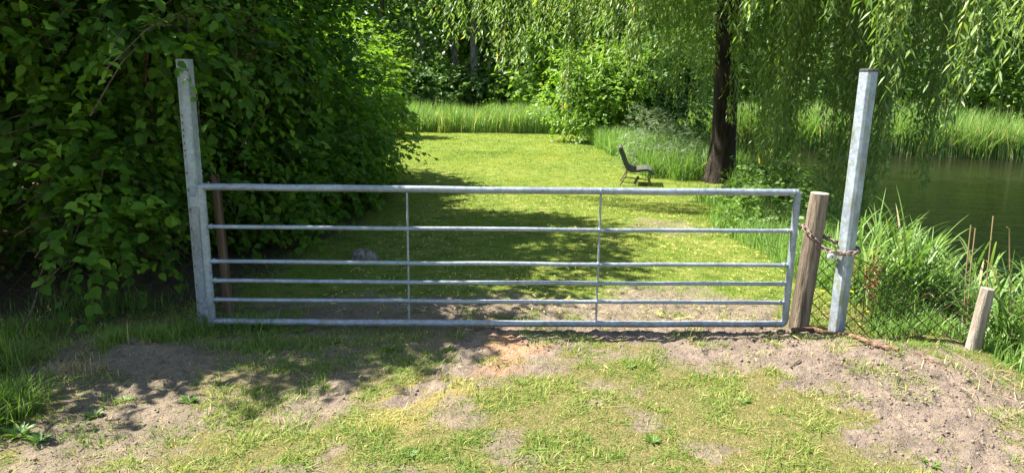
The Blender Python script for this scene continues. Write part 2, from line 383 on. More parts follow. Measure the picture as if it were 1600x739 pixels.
def axis(a, b, step, lo, hi, grow):
    v = list(np.arange(a, b + 1e-6, step)); s = step
    while v[-1] < hi: s *= grow; v.append(v[-1] + s)
    s = step
    while v[0] > lo: s *= grow; v.insert(0, v[0] - s)
    return np.array(v)
def build_ground():
    xs = axis(-3.4, 3.9, 0.018, -420, 420, 1.09)
    ys = axis(2.5, 6.2, 0.018, -300, 700, 1.045)
    X, Y = np.meshgrid(xs, ys)
    Z = gz(X, Y)
    nx, ny = len(xs), len(ys)
    V = np.stack([X.ravel(), Y.ravel(), Z.ravel()], 1)
    i = np.arange(nx * ny).reshape(ny, nx)
    F = np.stack([i[:-1, :-1], i[:-1, 1:], i[1:, 1:], i[1:, :-1]], -1).reshape(-1, 4)
    me = raw_mesh('ground', V, F.ravel(), np.full(len(F), 4), smooth=True)
    s = soil_mask(X, Y)
    a = me.attributes.new('soil', 'FLOAT', 'POINT'); a.data.foreach_set('value', s.astype(np.float32))
    st = np.maximum(sstep(0.12, -0.12, poly_sd(X, Y, STRAW) + (fbm(X * 8, Y * 8, 77).ravel() - 0.5) * 0.4), 0)
    a = me.attributes.new('straw', 'FLOAT', 'POINT'); a.data.foreach_set('value', st.astype(np.float32))
    og = sstep(0.10, -0.10, poly_sd(X, Y, ORANGE) + (fbm(X * 7, Y * 7, 78).ravel() - 0.5) * 0.3)
    a = me.attributes.new('orange', 'FLOAT', 'POINT'); a.data.foreach_set('value', og.astype(np.float32))
    a = me.attributes.new('lawn', 'FLOAT', 'POINT'); a.data.foreach_set('value', sstep(5.2, 6.0, Y.ravel()).astype(np.float32))
    a = me.attributes.new('dark_soil', 'FLOAT', 'POINT'); a.data.foreach_set('value', sstep(0.35, -0.15, poly_sd(X, Y, [(-9, 4.75), (-2.9, 4.85), (-2.3, 5.2), (-2.2, 9.5), (-2.2, 15), (-9, 16)]) + (fbm(X * 4, Y * 4, 79).ravel() - 0.5) * 0.5).astype(np.float32))  # soil gets darker under the hazel row
    m, nt, out = new_mat('ground_soil_and_turf')
    def att(n):
        q = nt.nodes.new('ShaderNodeAttribute'); q.attribute_name = n; return q.outputs['Fac']
    n1 = noise(nt, 3.5, 6, 0.65); n2 = noise(nt, 26, 6, 0.7); n3 = noise(nt, 120, 3, 0.6)
    soil = ramp(nt, n1, [(0.3, (0.165, 0.127, 0.096)), (0.5, (0.240, 0.186, 0.142)), (0.72, (0.345, 0.262, 0.192))])
    soil = mixc(nt, math_n(nt, 'MULTIPLY', ramp(nt, n2, [(0.36, (1, 1, 1)), (0.50, (0, 0, 0))]), 0.55), soil, (0.095, 0.070, 0.055))
    soil = mixc(nt, math_n(nt, 'MULTIPLY', ramp(nt, n3, [(0.60, (0, 0, 0)), (0.70, (1, 1, 1))]), 0.4), soil, (0.46, 0.37, 0.29))
    soil = mixc(nt, math_n(nt, 'MULTIPLY', att('orange'), 0.8), soil, (0.46, 0.255, 0.135))
    soil = mixc(nt, math_n(nt, 'MULTIPLY', att('dark_soil'), 0.9), soil, ramp(nt, n2, [(0.35, (0.035, 0.026, 0.018)), (0.65, (0.095, 0.068, 0.045))]))
    turf = ramp(nt, noise(nt, 14, 6, 0.75), [(0.3, (0.12, 0.115, 0.035)), (0.5, (0.24, 0.20, 0.075)), (0.7, (0.36, 0.265, 0.14))])
    turf = mixc(nt, ramp(nt, noise(nt, 95, 4, 0.8), [(0.42, (0, 0, 0)), (0.60, (1, 1, 1))]), turf, (0.105, 0.105, 0.03))
    turf = mixc(nt, att('lawn'), turf, ramp(nt, noise(nt, 5, 5, 0.6), [(0.3, (0.065, 0.105, 0.016)), (0.5, (0.160, 0.210, 0.034)), (0.7, (0.27, 0.255, 0.075))]))
    turf = mixc(nt, math_n(nt, 'MULTIPLY', att('straw'), 0.5), turf, (0.40, 0.29, 0.11))
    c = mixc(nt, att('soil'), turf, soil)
    b = math_n(nt, 'ADD', math_n(nt, 'ADD', n2, math_n(nt, 'MULTIPLY', n3, 0.35)), math_n(nt, 'MULTIPLY', noise(nt, 58, 4, 0.7), 0.6))
    prin(nt, out, c, 0.95, 0, 0.12, bump(nt, b, 1.0, 0.035))
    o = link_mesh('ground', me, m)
    tag(o, kind='structure')
build_ground()

def build_water():
    xs = np.linspace(3.6, 60, 60); ys = np.linspace(-8, 34, 60)
    mb = MB(); mb.add([(4.0, -7, WATER_Z), (46, -7, WATER_Z), (46, 33, WATER_Z), (4.0, 33, WATER_Z)], [(0, 1, 2, 3)])
    m, nt, out = new_mat('pond_water')
    tc = nt.nodes.new('ShaderNodeTexCoord'); mp = nt.nodes.new('ShaderNodeMapping')
    mp.inputs['Scale'].default_value = (1.0, 1.8, 1); mp.inputs['Rotation'].default_value = (0, 0, 0.35)
    nt.links.new(tc.outputs['Object'], mp.inputs[0])
    w1 = noise(nt, 8.0, 3, 0.55, vec=mp.outputs[0], dist=0.5); w2 = noise(nt, 1.3, 2, 0.5, vec=mp.outputs[0])
    h = math_n(nt, 'ADD', math_n(nt, 'MULTIPLY', w1, 0.6), w2)
    p = prin(nt, out, (0.011, 0.011, 0.006), 0.03, 0, 0.5, bump(nt, h, 0.6, 0.03))
    p.inputs['IOR'].default_value = 1.33; p.inputs['Specular IOR Level'].default_value = 0.34
    o = mb.build('pond_water', m)
    tag(o, kind='structure')
build_water()

# ------------------------------------------------------------------ foliage generators
HAZEL_T = (np.array([(0, 0, 0), (0, .34, -.02), (0, .68, -.02), (0, 1.12, -.14), (-.30, .04, .03), (-.44, .44, .09), (-.30, .76, .03), (.30, .04, .03), (.44, .44, .09), (.30, .76, .03)], float),
           [(0, 1, 5, 4), (1, 2, 6, 5), (2, 3, 6), (0, 7, 8, 1), (1, 8, 9, 2), (2, 9, 3)])
WILLOW_T = (np.array([(0, 0, 0), (-.075, .36, .02), (.075, .36, .02), (0, 1, -.05), (0, .4, -.015)], float), [(0, 4, 1), (4, 3, 1), (0, 2, 4), (4, 2, 3)])
SIMPLE_T = (np.array([(0, 0, 0), (-.36, .45, .06), (.36, .45, .06), (0, 1, -.06)], float), [(0, 3, 1), (0, 2, 3)])
def norm(a): return a / (np.linalg.norm(a, axis=-1, keepdims=True) + 1e-9)
def leaves_mesh(name, T, pos, ydir, nrm, size, v, wid=1.0):
    TV, TF = T
    Yd = norm(ydir); N = norm(nrm - Yd * np.sum(nrm * Yd, -1, keepdims=True)); Xd = np.cross(Yd, N)
    S = np.asarray(size).reshape(-1, 1, 1) * np.ones((len(pos), 1, 1))
    B = np.stack([Xd * wid, Yd, N], 1)                # N x 3(axis) x 3
    V = np.einsum('kj,njc->nkc', TV, B) * S + pos[:, None, :]
    n, k = len(pos), len(TV)
    loops1 = np.concatenate([np.array(f) for f in TF]); sizes1 = np.array([len(f) for f in TF])
    loops = (loops1[None, :] + (np.arange(n) * k)[:, None]).ravel()
    return raw_mesh(name, V, loops, np.tile(sizes1, n), np.repeat(v, k))
def ell_sample(ells, n, zmin=None, inner=0.0):
    """points and outward normals on the skin of a union of ellipsoids"""
    C = np.array([e[0] for e in ells], float); RD = np.array([e[1] for e in ells], float)
    w = np.array([(r[0] * r[1] + r[0] * r[2] + r[1] * r[2]) for r in RD]) * np.array([e[2] if len(e) > 2 else 1.0 for e in ells]); w /= w.sum()
    k = rng.choice(len(ells), n, p=w)
    d = norm(rng.normal(size=(n, 3)))
    sc = 1 - inner * rng.random((n, 1)) ** 1.5
    P = C[k] + d * RD[k] * sc
    nr = norm(d / RD[k])
    keep = np.ones(n, bool)
    for j in range(len(ells)):
        q = np.sum(((P - C[j]) / RD[j]) ** 2, 1)
        keep &= (k == j) | (q > 0.72)
    keep &= P[:, 2] > (gz(P[:, 0], P[:, 1], False) + 0.12 if zmin is None else zmin)
    return P[keep], nr[keep]
def spray_leaves(P, NR, per, length, size, droop=0.35, out_w=0.9, up=0.9, spread=0.8):
    """leafy twigs at points P pointing outwards; returns leaf pos, dir, normal, size, twig index"""
    n = len(P)
    d = norm(NR * out_w + rng.normal(size=(n, 3)) * 0.55 + np.array([0, 0, 0.12]))
    L = length * (0.6 + 0.8 * rng.random(n))
    side = norm(np.cross(d, np.array([0, 0, 1.0]) + rng.normal(size=(n, 3)) * 0.25))
    t = np.linspace(0.12, 1, per)[None, :] * np.ones((n, 1)) + rng.normal(size=(n, per)) * 0.04
    sg = np.where(np.arange(per) % 2 == 0, 1.0, -1.0)[None, :, None]
    pos = P[:, None] + d[:, None] * (t * L[:, None])[..., None] + np.array([0, 0, -1.0]) * (droop * L[:, None] * t ** 2)[..., None]
    ld = d[:, None] * 0.55 + side[:, None] * sg * spread + np.array([0, 0, -0.35]) + rng.normal(size=(n, per, 3)) * 0.28
    nm = np.array([0, 0, 1.0]) * up + NR[:, None] * 0.55 + rng.normal(size=(n, per, 3)) * 0.33
    sz = size * (0.55 + 0.75 * rng.random((n, per))) * (0.8 + 0.4 * rng.random((n, 1)))
    tv = np.repeat((rng.random(n) * 0.6)[:, None], per, 1) + rng.random((n, per)) * 0.4
    return pos.reshape(-1, 3), ld.reshape(-1, 3), nm.reshape(-1, 3), sz.ravel(), tv.ravel(), d, L
def bush(name, label, cat, ells, n_spray, per, length, size, mat, T=HAZEL_T, stems=9, stem_r=0.02, stem_mat=None, inner=0.35, group=None, gap=0.46, gapf=1.3, droop=0.35, fill=0, fill_size=0.2, leaf_name='foliage', twigs=0, cull=None, wid=1.0):
    c0 = ells[0][0]
    base = Vector((c0[0], c0[1], float(gz(c0[0], c0[1], False))))
    t = thing(name, label, cat, base, group)
    P, NR = ell_sample(ells, n_spray, inner=inner)
    if gap > 0:
        nz = fbm(P[:, 0] * gapf + P[:, 2] * 0.7, P[:, 1] * gapf - P[:, 2] * gapf, 101, 3)
        k = nz > gap - 0.12 * rng.random(len(P)); P, NR = P[k], NR[k]
    if cull is not None:
        k = cull(P); P, NR = P[k], NR[k]
    # push sprays in and out for an uneven outline
    P = P + NR * (rng.random((len(P), 1)) - 0.5) * length * 1.1
    pos, ld, nm, sz, tv, d, L = spray_leaves(P, NR, per, length, size, droop)
    if fill:
        Q, QN = ell_sample([(e[0], [r * 0.6 for r in e[1]]) for e in ells], fill, inner=0.5)
        pos = np.concatenate([pos, Q]); ld = np.concatenate([ld, rng.normal(size=Q.shape)]); nm = np.concatenate([nm, QN + rng.normal(size=Q.shape) * 0.5])
        sz = np.concatenate([sz, fill_size * (0.7 + 0.6 * rng.random(len(Q)))]); tv = np.concatenate([tv, rng.random(len(Q)) * 0.6])
    g = gz(pos[:, 0], pos[:, 1], False)
    k = pos[:, 2] > g + 0.03
    link_mesh(leaf_name, leaves_mesh(leaf_name, T, pos[k], ld[k], nm[k], sz[k], tv[k], wid), mat, t)
    if stems:
        for i in range(stems):
            mb = MB()
            e = ells[i % len(ells)]
            a = random.uniform(0, 6.28); b0 = base + Vector((math.cos(a), math.sin(a), 0)) * random.uniform(0.05, 0.35) + Vector((0, 0, -0.1))
            b0.z = float(gz(b0.x, b0.y, False)) - 0.05
            q = Vector(e[0]) + Vector([random.uniform(-.7, .7) * r for r in e[1]]); q.z = e[0][2] + abs(random.uniform(0.2, .8)) * e[1][2]
            pts = []
            for s in range(8):
                f = s / 7; pnt = b0.lerp(q, f ** 1.0); pnt.z = b0.z + (q.z - b0.z) * (1 - (1 - f) ** 1.5)
                pnt += Vector((random.uniform(-1, 1), random.uniform(-1, 1), 0)) * 0.05 * (0 < s)
                pts.append(pnt)
            mb.tube(pts, [stem_r * (1 - 0.75 * s / 7) for s in range(8)], 6)
            mb.build('stem', stem_mat or M['twig'], t, smooth=True)
    if twigs:
        mb = MB()
        for i in rng.choice(len(P), min(twigs, len(P)), replace=False):
            pts = []
            for f in (-0.8, -0.3, 0.2, 0.6, 1.0):
                q = P[i] + d[i] * L[i] * f; q = q - np.array([0, 0, 1]) * droop * L[i] * f * f; pts.append(q)
            mb.tube(pts, [0.006, 0.005, 0.004, 0.003, 0.0015], 4, cap=False)
        tag(mb.build('twigs', M['twig'], t), kind='stuff')
    return t

# ------------------------------------------------------------------ the hazels along the left of the lawn
def front(P):
    k = np.where((P[:, 0] < -5.4) | (P[:, 1] > 8.2), 0.55, 1.0)
    k = np.where((P[:, 1] < 6.2) & (P[:, 2] < 1.5) & ((P[:, 0] > -2.72) | ((P[:, 0] < -4.0) & (P[:, 0] > -4.4) & (P[:, 2] < 1.25))), 0.10, k)
    k = np.where((P[:, 1] < 6.3) & (P[:, 2] < 0.14), 0.0, k)
    return rng.random(len(P)) < k
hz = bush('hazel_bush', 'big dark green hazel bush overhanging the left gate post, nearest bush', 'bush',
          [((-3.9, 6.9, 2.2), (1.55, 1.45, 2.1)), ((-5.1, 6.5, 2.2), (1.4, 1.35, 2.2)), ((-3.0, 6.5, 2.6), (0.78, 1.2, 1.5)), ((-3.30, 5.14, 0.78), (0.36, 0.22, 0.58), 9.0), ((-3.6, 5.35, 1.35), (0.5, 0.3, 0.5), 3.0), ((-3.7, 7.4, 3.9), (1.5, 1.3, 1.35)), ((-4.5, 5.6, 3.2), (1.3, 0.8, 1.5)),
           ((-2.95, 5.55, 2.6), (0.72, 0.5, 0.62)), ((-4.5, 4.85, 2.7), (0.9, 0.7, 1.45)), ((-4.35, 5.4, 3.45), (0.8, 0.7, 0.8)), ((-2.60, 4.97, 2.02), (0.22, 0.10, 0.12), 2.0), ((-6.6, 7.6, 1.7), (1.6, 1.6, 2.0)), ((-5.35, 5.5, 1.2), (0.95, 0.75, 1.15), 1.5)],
          16000, 11, 0.46, 0.067, M['hazel'], stems=12, stem_r=0.03, fill=20000, fill_size=0.12, twigs=900, cull=front, gap=0.54, gapf=1.7)  # some lobes lie out of view, added to shade the ground by the gate
# a bare young shoot at the front of that bush
mb = MB(); a = on_z(22, 558); b = on_y(60, 450, 4.75); c = on_y(118, 395, 4.95)
mb.tube([a, a.lerp(b, 0.35) + Vector((-.015, 0, .0)), a.lerp(b, 0.7) + Vector((0.01, 0, 0)), b, b.lerp(c, 0.5), c], [0.009, 0.008, 0.007, 0.006, 0.005, 0.003], 7)
mb.build('stem', M['twig'], hz, smooth=True)
bush('hazel_bush', 'tall shaded hazel bush just behind the left half of the gate', 'bush',
     [((-3.45, 9.2, 1.6), (1.45, 1.7, 1.95)), ((-3.7, 9.5, 3.9), (1.55, 1.9, 1.9)), ((-2.8, 8.2, 0.8), (0.72, 0.9, 0.95)), ((-2.85, 10.4, 0.8), (0.7, 1.1, 1.0))],
     6500, 11, 0.46, 0.070, M['hazel'], stems=8, stem_r=0.03, fill=8000, fill_size=0.18, twigs=150, gap=0.52, gapf=1.6)
bush('hazel_bush', 'shaded low hazel bush between the tall one and the sunlit tip of the row', 'bush',
     [((-3.55, 11.8, 0.95), (1.2, 1.3, 1.35)), ((-4.3, 12.2, 1.6), (1.2, 1.4, 1.3)), ((-3.0, 11.7, 0.4), (0.75, 1.1, 0.8))],
     3800, 10, 0.45, 0.080, M['hazel'], stems=6, fill=4500, fill_size=0.18, gap=0.42)
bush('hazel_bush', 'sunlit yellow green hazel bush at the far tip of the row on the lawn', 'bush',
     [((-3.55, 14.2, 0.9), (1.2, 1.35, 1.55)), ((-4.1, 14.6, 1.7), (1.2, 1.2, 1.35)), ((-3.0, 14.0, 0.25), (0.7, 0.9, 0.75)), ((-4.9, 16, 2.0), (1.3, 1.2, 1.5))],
     4200, 10, 0.5, 0.092, M['bush'], stems=6, fill=4000, fill_size=0.18, gap=0.42)  # lighter leaves than the shaded hazels, sunlight put into the colour
bush('hazel_bush', 'hazel bush at the left edge of the view, deep behind the nearest one', 'bush',
     [((-7.8, 10.2, 1.8), (2.2, 2.2, 2.5)), ((-9.2, 8.0, 1.5), (1.8, 2.0, 2.0))], 1500, 9, 0.6, 0.15, M['hazel'], stems=5, fill=4500, fill_size=0.3, gap=0.35)
bush('hazel_bush', 'rounded hazel bush behind the hedge tip throwing a shadow on the lawn end', 'bush',
     [((-5.6, 27.6, 1.1), (1.1, 1.0, 1.5))], 900, 8, 0.5, 0.16, M['bush'], stems=4, fill=900, fill_size=0.25, gap=0.4)

# ------------------------------------------------------------------ weeping willow
def willow():
    bx, by = 4.56, 15.5
    bz = float(gz(bx, by, False))
    t = thing('weeping_willow', 'large weeping willow with dark trunk and long hanging strands beside the pond', 'tree', (bx, by, bz))
    mb = MB(); pts = []; rr = []
    for i in range(15):
        f = i / 14; z = bz - 0.15 + f * 5.2
        pts.append((bx + 0.02 * math.sin(f * 7) - 0.15 * f, by - 0.1 * f, z))
        rr.append(0.27 * (1 - 0.2 * f) + 0.16 * math.exp(-f * 14))
    mb.tube(pts, rr, 20)
    V = []
    for q in mb.V:
        a = math.atan2(q[1] - by, q[0] - bx); k = 1 + 0.05 * math.sin(a * 5 + q[2] * 1.3) + 0.03 * math.sin(a * 9 - q[2] * 2)
        V.append((bx + (q[0] - bx) * k, by + (q[1] - by) * k, q[2]))
    mb.V = V
    mb.build('trunk', M['willow_bark'], t, smooth=True, angle=80)
    top = Vector(pts[-1])
    ends = []
    for i in range(11):
        a = i / 11 * 6.283 + random.uniform(-.2, .2); ln = random.uniform(4.2, 7.2)
        lm = MB(); P = []; r_ = []
        for s in range(9):
            f = s / 8
            P.append(top + Vector((math.cos(a + 0.2 * f) * ln * f, math.sin(a + 0.2 * f) * ln * f, -0.6 * (s == 0) + 2.6 * math.sin(f * 2.0) * (1 - 0.25 * f))) + Vector((random.uniform(-.1, .1), random.uniform(-.1, .1), 0)) * (s > 0))
            r_.append(0.13 * (1 - 0.85 * f))
        lm.tube(P, r_, 8); lm.build('limb', M['willow_bark'], t, smooth=True)
        ends += P[3:]
    E_ = np.array([list(e) for e in ends])
    # hanging strands: x, y of the top, z of the top and of the lower end; they hang in bunches
    S = []
    def strand(x, y, zt, ze): S.append((x, y, zt, ze))
    def bunch(px, py, dpt, n, rad=0.13, var=0.7):
        p = on_y(px, py, dpt); zt0 = max(p.z + 1.2, random.uniform(3.7, 4.8))
        for i in range(n):
            strand(p.x + random.gauss(0, rad), p.y + random.gauss(0, rad * 1.2), zt0, p.z + (var * random.random() ** 1.3 if i else 0))
    for b in [(700, 58, 13.5, 5), (724, 70, 13, 6), (752, 82, 13, 6), (782, 104, 12, 7), (804, 122, 12, 6), (832, 62, 12.5, 7), (852, 95, 11.5, 7), (915, 84, 12, 7), (942, 64, 11.5, 7), (960, 98, 10.6, 6), (978, 118, 10.4, 8), (994, 100, 10.5, 7), (1020, 66, 11.5, 7), (1044, 92, 12.5, 8), (1072, 112, 12.5, 8), (1092, 60, 11.5, 5), (1126, 66, 8.6, 3), (870, 40, 13, 7), (760, 30, 14.5, 7), (690, 20, 14.5, 5), (1010, 30, 14, 8), (930, 30, 14, 8),
              (1055, 165, 17.5, 9), (1018, 145, 17.5, 8), (1088, 180, 18, 9), (985, 125, 17, 8), (1050, 60, 16, 9), (1085, 100, 16, 9)]: bunch(*b)
    bunch(886, 212, 11.2, 5, 0.06, 1.1); bunch(896, 196, 11.2, 3, 0.06, 0.9)
    # dense curtain right of the trunk
    for b in [(1180, 300, 12.5, 9), (1190, 322, 11, 9), (1204, 340, 10.5, 8), (1216, 318, 11, 8), (1232, 250, 11.5, 9), (1186, 230, 14.5, 10), (1210, 250, 14.2, 10), (1246, 175, 12, 7), (1266, 135, 12, 7),
              (1290, 300, 10.5, 9), (1306, 322, 10.2, 9), (1322, 328, 10, 9), (1338, 335, 10, 9), (1354, 322, 10.2, 8), (1366, 300, 10.4, 8), (1378, 255, 10.6, 7), (1390, 180, 10.8, 6), (1410, 130, 11, 6), (1426, 262, 10.8, 6), (1440, 276, 10.8, 6), (1452, 284, 10.6, 5), (1462, 215, 11, 4), (1478, 130, 11.5, 5),
              (1306, 170, 13, 9), (1332, 180, 13, 9), (1358, 160, 13, 9), (1225, 150, 13, 9), (1195, 150, 12.5, 9), (1280, 110, 11.5, 9), (1250, 100, 12.5, 9), (1315, 120, 12, 9), (1350, 110, 11.5, 9), (1390, 120, 12.2, 9), (1430, 120, 12.5, 8), (1460, 80, 13, 8), (1510, 60, 13.5, 7), (1560, 40, 13.5, 7)]: bunch(b[0], b[1] + (12 if b[1] > 200 else 0), b[2], int(b[3] * 1.05), 0.085, 1.2)
    for b in [(1108, 130, 13, 4), (1146, 190, 13.5, 5), (1150, 120, 12.5, 5), (1160, 40, 9, 3), (1210, 40, 8.6, 3), (1180, 24, 8.2, 3), (1300, 30, 8, 3), (1260, 20, 8.5, 3), (1334, 16, 7.4, 3)]: bunch(*b, 0.08, .5)
    # the nearest sunlit strands on the right
    for b in [(1374, 150, 6.6, 5), (1388, 100, 6.6, 4), (1402, 60, 6.7, 4), (1418, 22, 6.8, 4), (1488, 196, 6.4, 4), (1498, 150, 6.4, 4), (1514, 92, 6.5, 4), (1530, 50, 6.6, 4), (1562, 130, 6.0, 4), (1578, 62, 6.0, 4), (1594, 108, 5.9, 3), (1640, 60, 6, 4), (1690, 120, 6, 4), (1566, 20, 6.4, 4)]: bunch(*b, 0.05, .9)
    # upper crown, above the picture
    for i in range(520):
        a = random.uniform(0, 6.283); r0 = 7.2 * math.sqrt(random.random())
        x, y = top.x + math.cos(a) * r0, top.y + math.sin(a) * r0
        if x < 0.4: continue
        zt = top.z + 2.4 - 0.045 * r0 * r0 + random.uniform(-.6, .6)
        strand(x, y, max(zt, 4.6), max(zt - random.uniform(1.2, 2.2), 3.3 + 0.06 * max(0, y - 15)))
    pos, ld, nm, sz, tv = [], [], [], [], []
    tw = MB()
    for (x, y, zt, ze) in S:
        if zt < ze + 0.5: zt = ze + 0.8
        near = y < 7.4
        ln = zt - ze; step = 0.024 if ze < 4.4 else 0.05
        n = int(ln / step); f = np.linspace(0, 1, n)
        dx, dy = random.gauss(0, 0.05), random.gauss(0, 0.05)
        a0 = random.uniform(0, 6.28)
        cx = x - dx * 6 * (1 - f) ** 2 + 0.05 * np.sin(f * 4 + a0) ; cyy = y - dy * 6 * (1 - f) ** 2 + 0.05 * np.cos(f * 3.4 + a0)
        cz = zt - ln * f
        c = np.stack([cx, cyy, cz], 1)
        # short side shoots: displace some leaves off the main line
        side = rng.random(n) < 0.55
        off = rng.normal(size=(n, 3)) * np.array([1, 1, 0.4]) * (0.02 + 0.11 * vnoise(f * ln * 2.6 + a0 * 9, f * 0, 7))[:, None] * side[:, None]
        ang = np.arange(n) * 2.4 + a0
        outv = np.stack([np.cos(ang), np.sin(ang), np.zeros(n)], 1)
        d = outv * (0.55 + 0.25 * rng.random((n, 1))) + np.array([0, 0, -0.85]) + rng.normal(size=(n, 3)) * 0.18
        pos.append(c + off); ld.append(d); nm.append(outv * 0.75 + np.array([0, 0, 0.7]) + rng.normal(size=(n, 3)) * 0.35)
        sz.append((0.105 if near else 0.112) * (0.65 + 0.6 * rng.random(n)) * (1.12 if ze < 4.4 else 1.9))
        v0 = random.uniform(0.1, 0.5)
        tv.append(np.clip(v0 + rng.random(n) * 0.38 + (rng.random(n) < 0.012) * 0.6, 0, 1))
        if ze < 3.3:
            k = np.linspace(0, n - 1, 8).astype(int)
            tw.tube([tuple(c[i]) for i in k], [0.004] * 7 + [0.0015], 3, cap=False)
    pos = np.concatenate(pos); ld = np.concatenate(ld); nm = np.concatenate(nm); sz = np.concatenate(sz); tv = np.concatenate(tv)
    # leafy mass of the upper crown, unseen, added to darken the curtain below
    n = 44000; a = rng.random(n) * 6.283; r0 = 7.4 * np.sqrt(rng.random(n))
    q = np.stack([top.x + np.cos(a) * r0, top.y + np.sin(a) * r0, top.z + 2.2 - 0.05 * r0 ** 2 + rng.normal(size=n) * .6], 1)
    q = q[(fbm(q[:, 0] * .9, q[:, 1] * .9, 55, 3) > 0.40) & (q[:, 2] > 4.75 + 0.1 * np.maximum(q[:, 1] - 18, 0)) & (q[:, 0] > 0.1 + 0.8 * fbm(q[:, 1] * .6, q[:, 1] * 0, 3))]; n = len(q)
    pos = np.concatenate([pos, q]); ld = np.concatenate([ld, rng.normal(size=(n, 3)) * .5 + np.array([0, 0, -1.])]); nm = np.concatenate([nm, rng.normal(size=(n, 3))]); sz = np.concatenate([sz, .40 + .28 * rng.random(n)]); tv = np.concatenate([tv, rng.random(n) * .7])
    g = gz(pos[:, 0], pos[:, 1], False); k = pos[:, 2] > np.maximum(g, WATER_Z) + 0.05
    link_mesh('crown', leaves_mesh('crown', WILLOW_T, pos[k], ld[k], nm[k], sz[k], tv[k], 1.3), M['willow'], t)
    tag(tw.build('hanging_twigs', M['willow_twig'], t), kind='stuff')
willow()

# ------------------------------------------------------------------ shrubs by the pond and at the lawn end
bush('leafy_bush', 'bright green rounded bush at the far end of the lawn behind hanging willow strands', 'bush',
     [((3.3, 26.2, 1.0), (1.35, 1.2, 1.5)), ((3.0, 26.0, 0.6), (1.1, 1.0, 1.1)), ((3.7, 26.5, 1.9), (1.2, 1.0, 1.2)), ((2.2, 26.2, 1.8), (1.1, 0.9, 0.95)), ((1.9, 26.2, 1.1), (0.9, 0.8, 0.8))],
     1700, 9, 0.5, 0.13, M['bush'], T=SIMPLE_T, stems=6, fill=2500, fill_size=0.22, gap=0.44)
bush('leafy_bush', 'darker leafy bush behind the garden bench, left of the willow trunk', 'bush',
     [((5.0, 27.5, 1.2), (1.5, 1.2, 1.9)), ((6.2, 28.2, 1.6), (1.5, 1.3, 2.0))],
     1500, 9, 0.55, 0.15, M['alder'], T=SIMPLE_T, stems=5, fill=2200, fill_size=0.25, gap=0.44)
bush('willow_shrub', 'pale silvery green shrub on the bank between garden bench and willow trunk', 'shrub',
     [((3.75, 17.2, 0.15), (0.60, 0.6, 0.65)), ((4.1, 16.6, 0.05), (0.45, 0.5, 0.5)), ((3.3, 17.8, 0.3), (0.5, 0.5, 0.75))],
     1000, 12, 0.32, 0.085, M['grey_willow'], T=WILLOW_T, stems=6, stem_r=0.012, gap=0.3, wid=1.6, droop=0.1)
bush('willow_shrub', 'small leafy shrub at the foot of the willow seen over the top rail', 'shrub',
     [((3.75, 11.0, -0.2), (0.5, 0.5, 0.4)), ((4.3, 11.4, -0.15), (0.5, 0.45, 0.45))],
     520, 9, 0.24, 0.07, M['alder'], T=SIMPLE_T, stems=5, stem_r=0.012, gap=0.35)
bush('leafy_shrub', 'low green shrub on the bank behind the right end of the gate', 'shrub',
     [((3.3, 9.0, 0.05), (0.55, 0.6, 0.45)), ((3.7, 9.8, 0.15), (0.6, 0.6, 0.6))],
     700, 9, 0.26, 0.06, M['alder'], T=SIMPLE_T, stems=5, stem_r=0.01, gap=0.38)

# ------------------------------------------------------------------ far wood: bushes and trees one can tell apart
far_bushes = [
    (-13.5, 37.0, 3.2, 5.0, 'alder', 'dark understorey bush furthest left behind the hazel tip'),
    (-8.6, 36.0, 2.6, 4.4, 'bush', 'green bush right above the sunlit hazel tip in the background'),
    (-4.4, 37.5, 1.9, 2.4, 'alder', 'low dark bush behind the left end of the far reed bed'),
    (-1.4, 38.5, 1.8, 2.0, 'alder', 'grey green bush behind the middle of the far reed bed'),
    (1.6, 36.2, 2.0, 4.6, 'bush', 'tall light green bush above the right part of the far reed bed'),
    (4.6, 37.0, 2.3, 5.2, 'alder', 'tall bush showing between the hanging strands above the bright bush'),
    (8.2, 38.0, 2.8, 6.4, 'alder', 'dark bush in the wood just left of the willow trunk top'),
    (12.4, 38.0, 3.0, 6.6, 'alder', 'dark bush in the wood just right of the willow trunk'),
    (16.6, 36.0, 3.0, 7.0, 'alder', 'dark bush across the pond behind the tall octagonal post'),
    (20.8, 34.0, 3.0, 7.4, 'alder', 'dark bush across the pond right of the tall octagonal post'),
    (25.4, 32.5, 3.3, 7.6, 'alder', 'dark bush across the pond at the right edge of the picture'),
]
for x, y, r, h, m, lab in far_bushes:
    ee = [((x, y, h * 0.42), (r, r * 0.8, h * 0.55)), ((x - r * 0.5, y - .3, h * 0.25), (r * 0.7, r * 0.6, h * 0.35)), ((x + r * 0.55, y + .3, h * 0.55), (r * 0.7, r * 0.6, h * 0.42)), ((x - r * .3, y, h * .75), (r * .6, r * .6, h * .3))]
    bush('woodland_bush', lab, 'bush', ee, int(420 * r), 9, 0.75, 0.20, M[m], T=SIMPLE_T, stems=4, stem_r=0.03, fill=int(500 * r), fill_size=0.36, gap=0.51, gapf=0.9, group='bushes of the wood beyond lawn and pond')

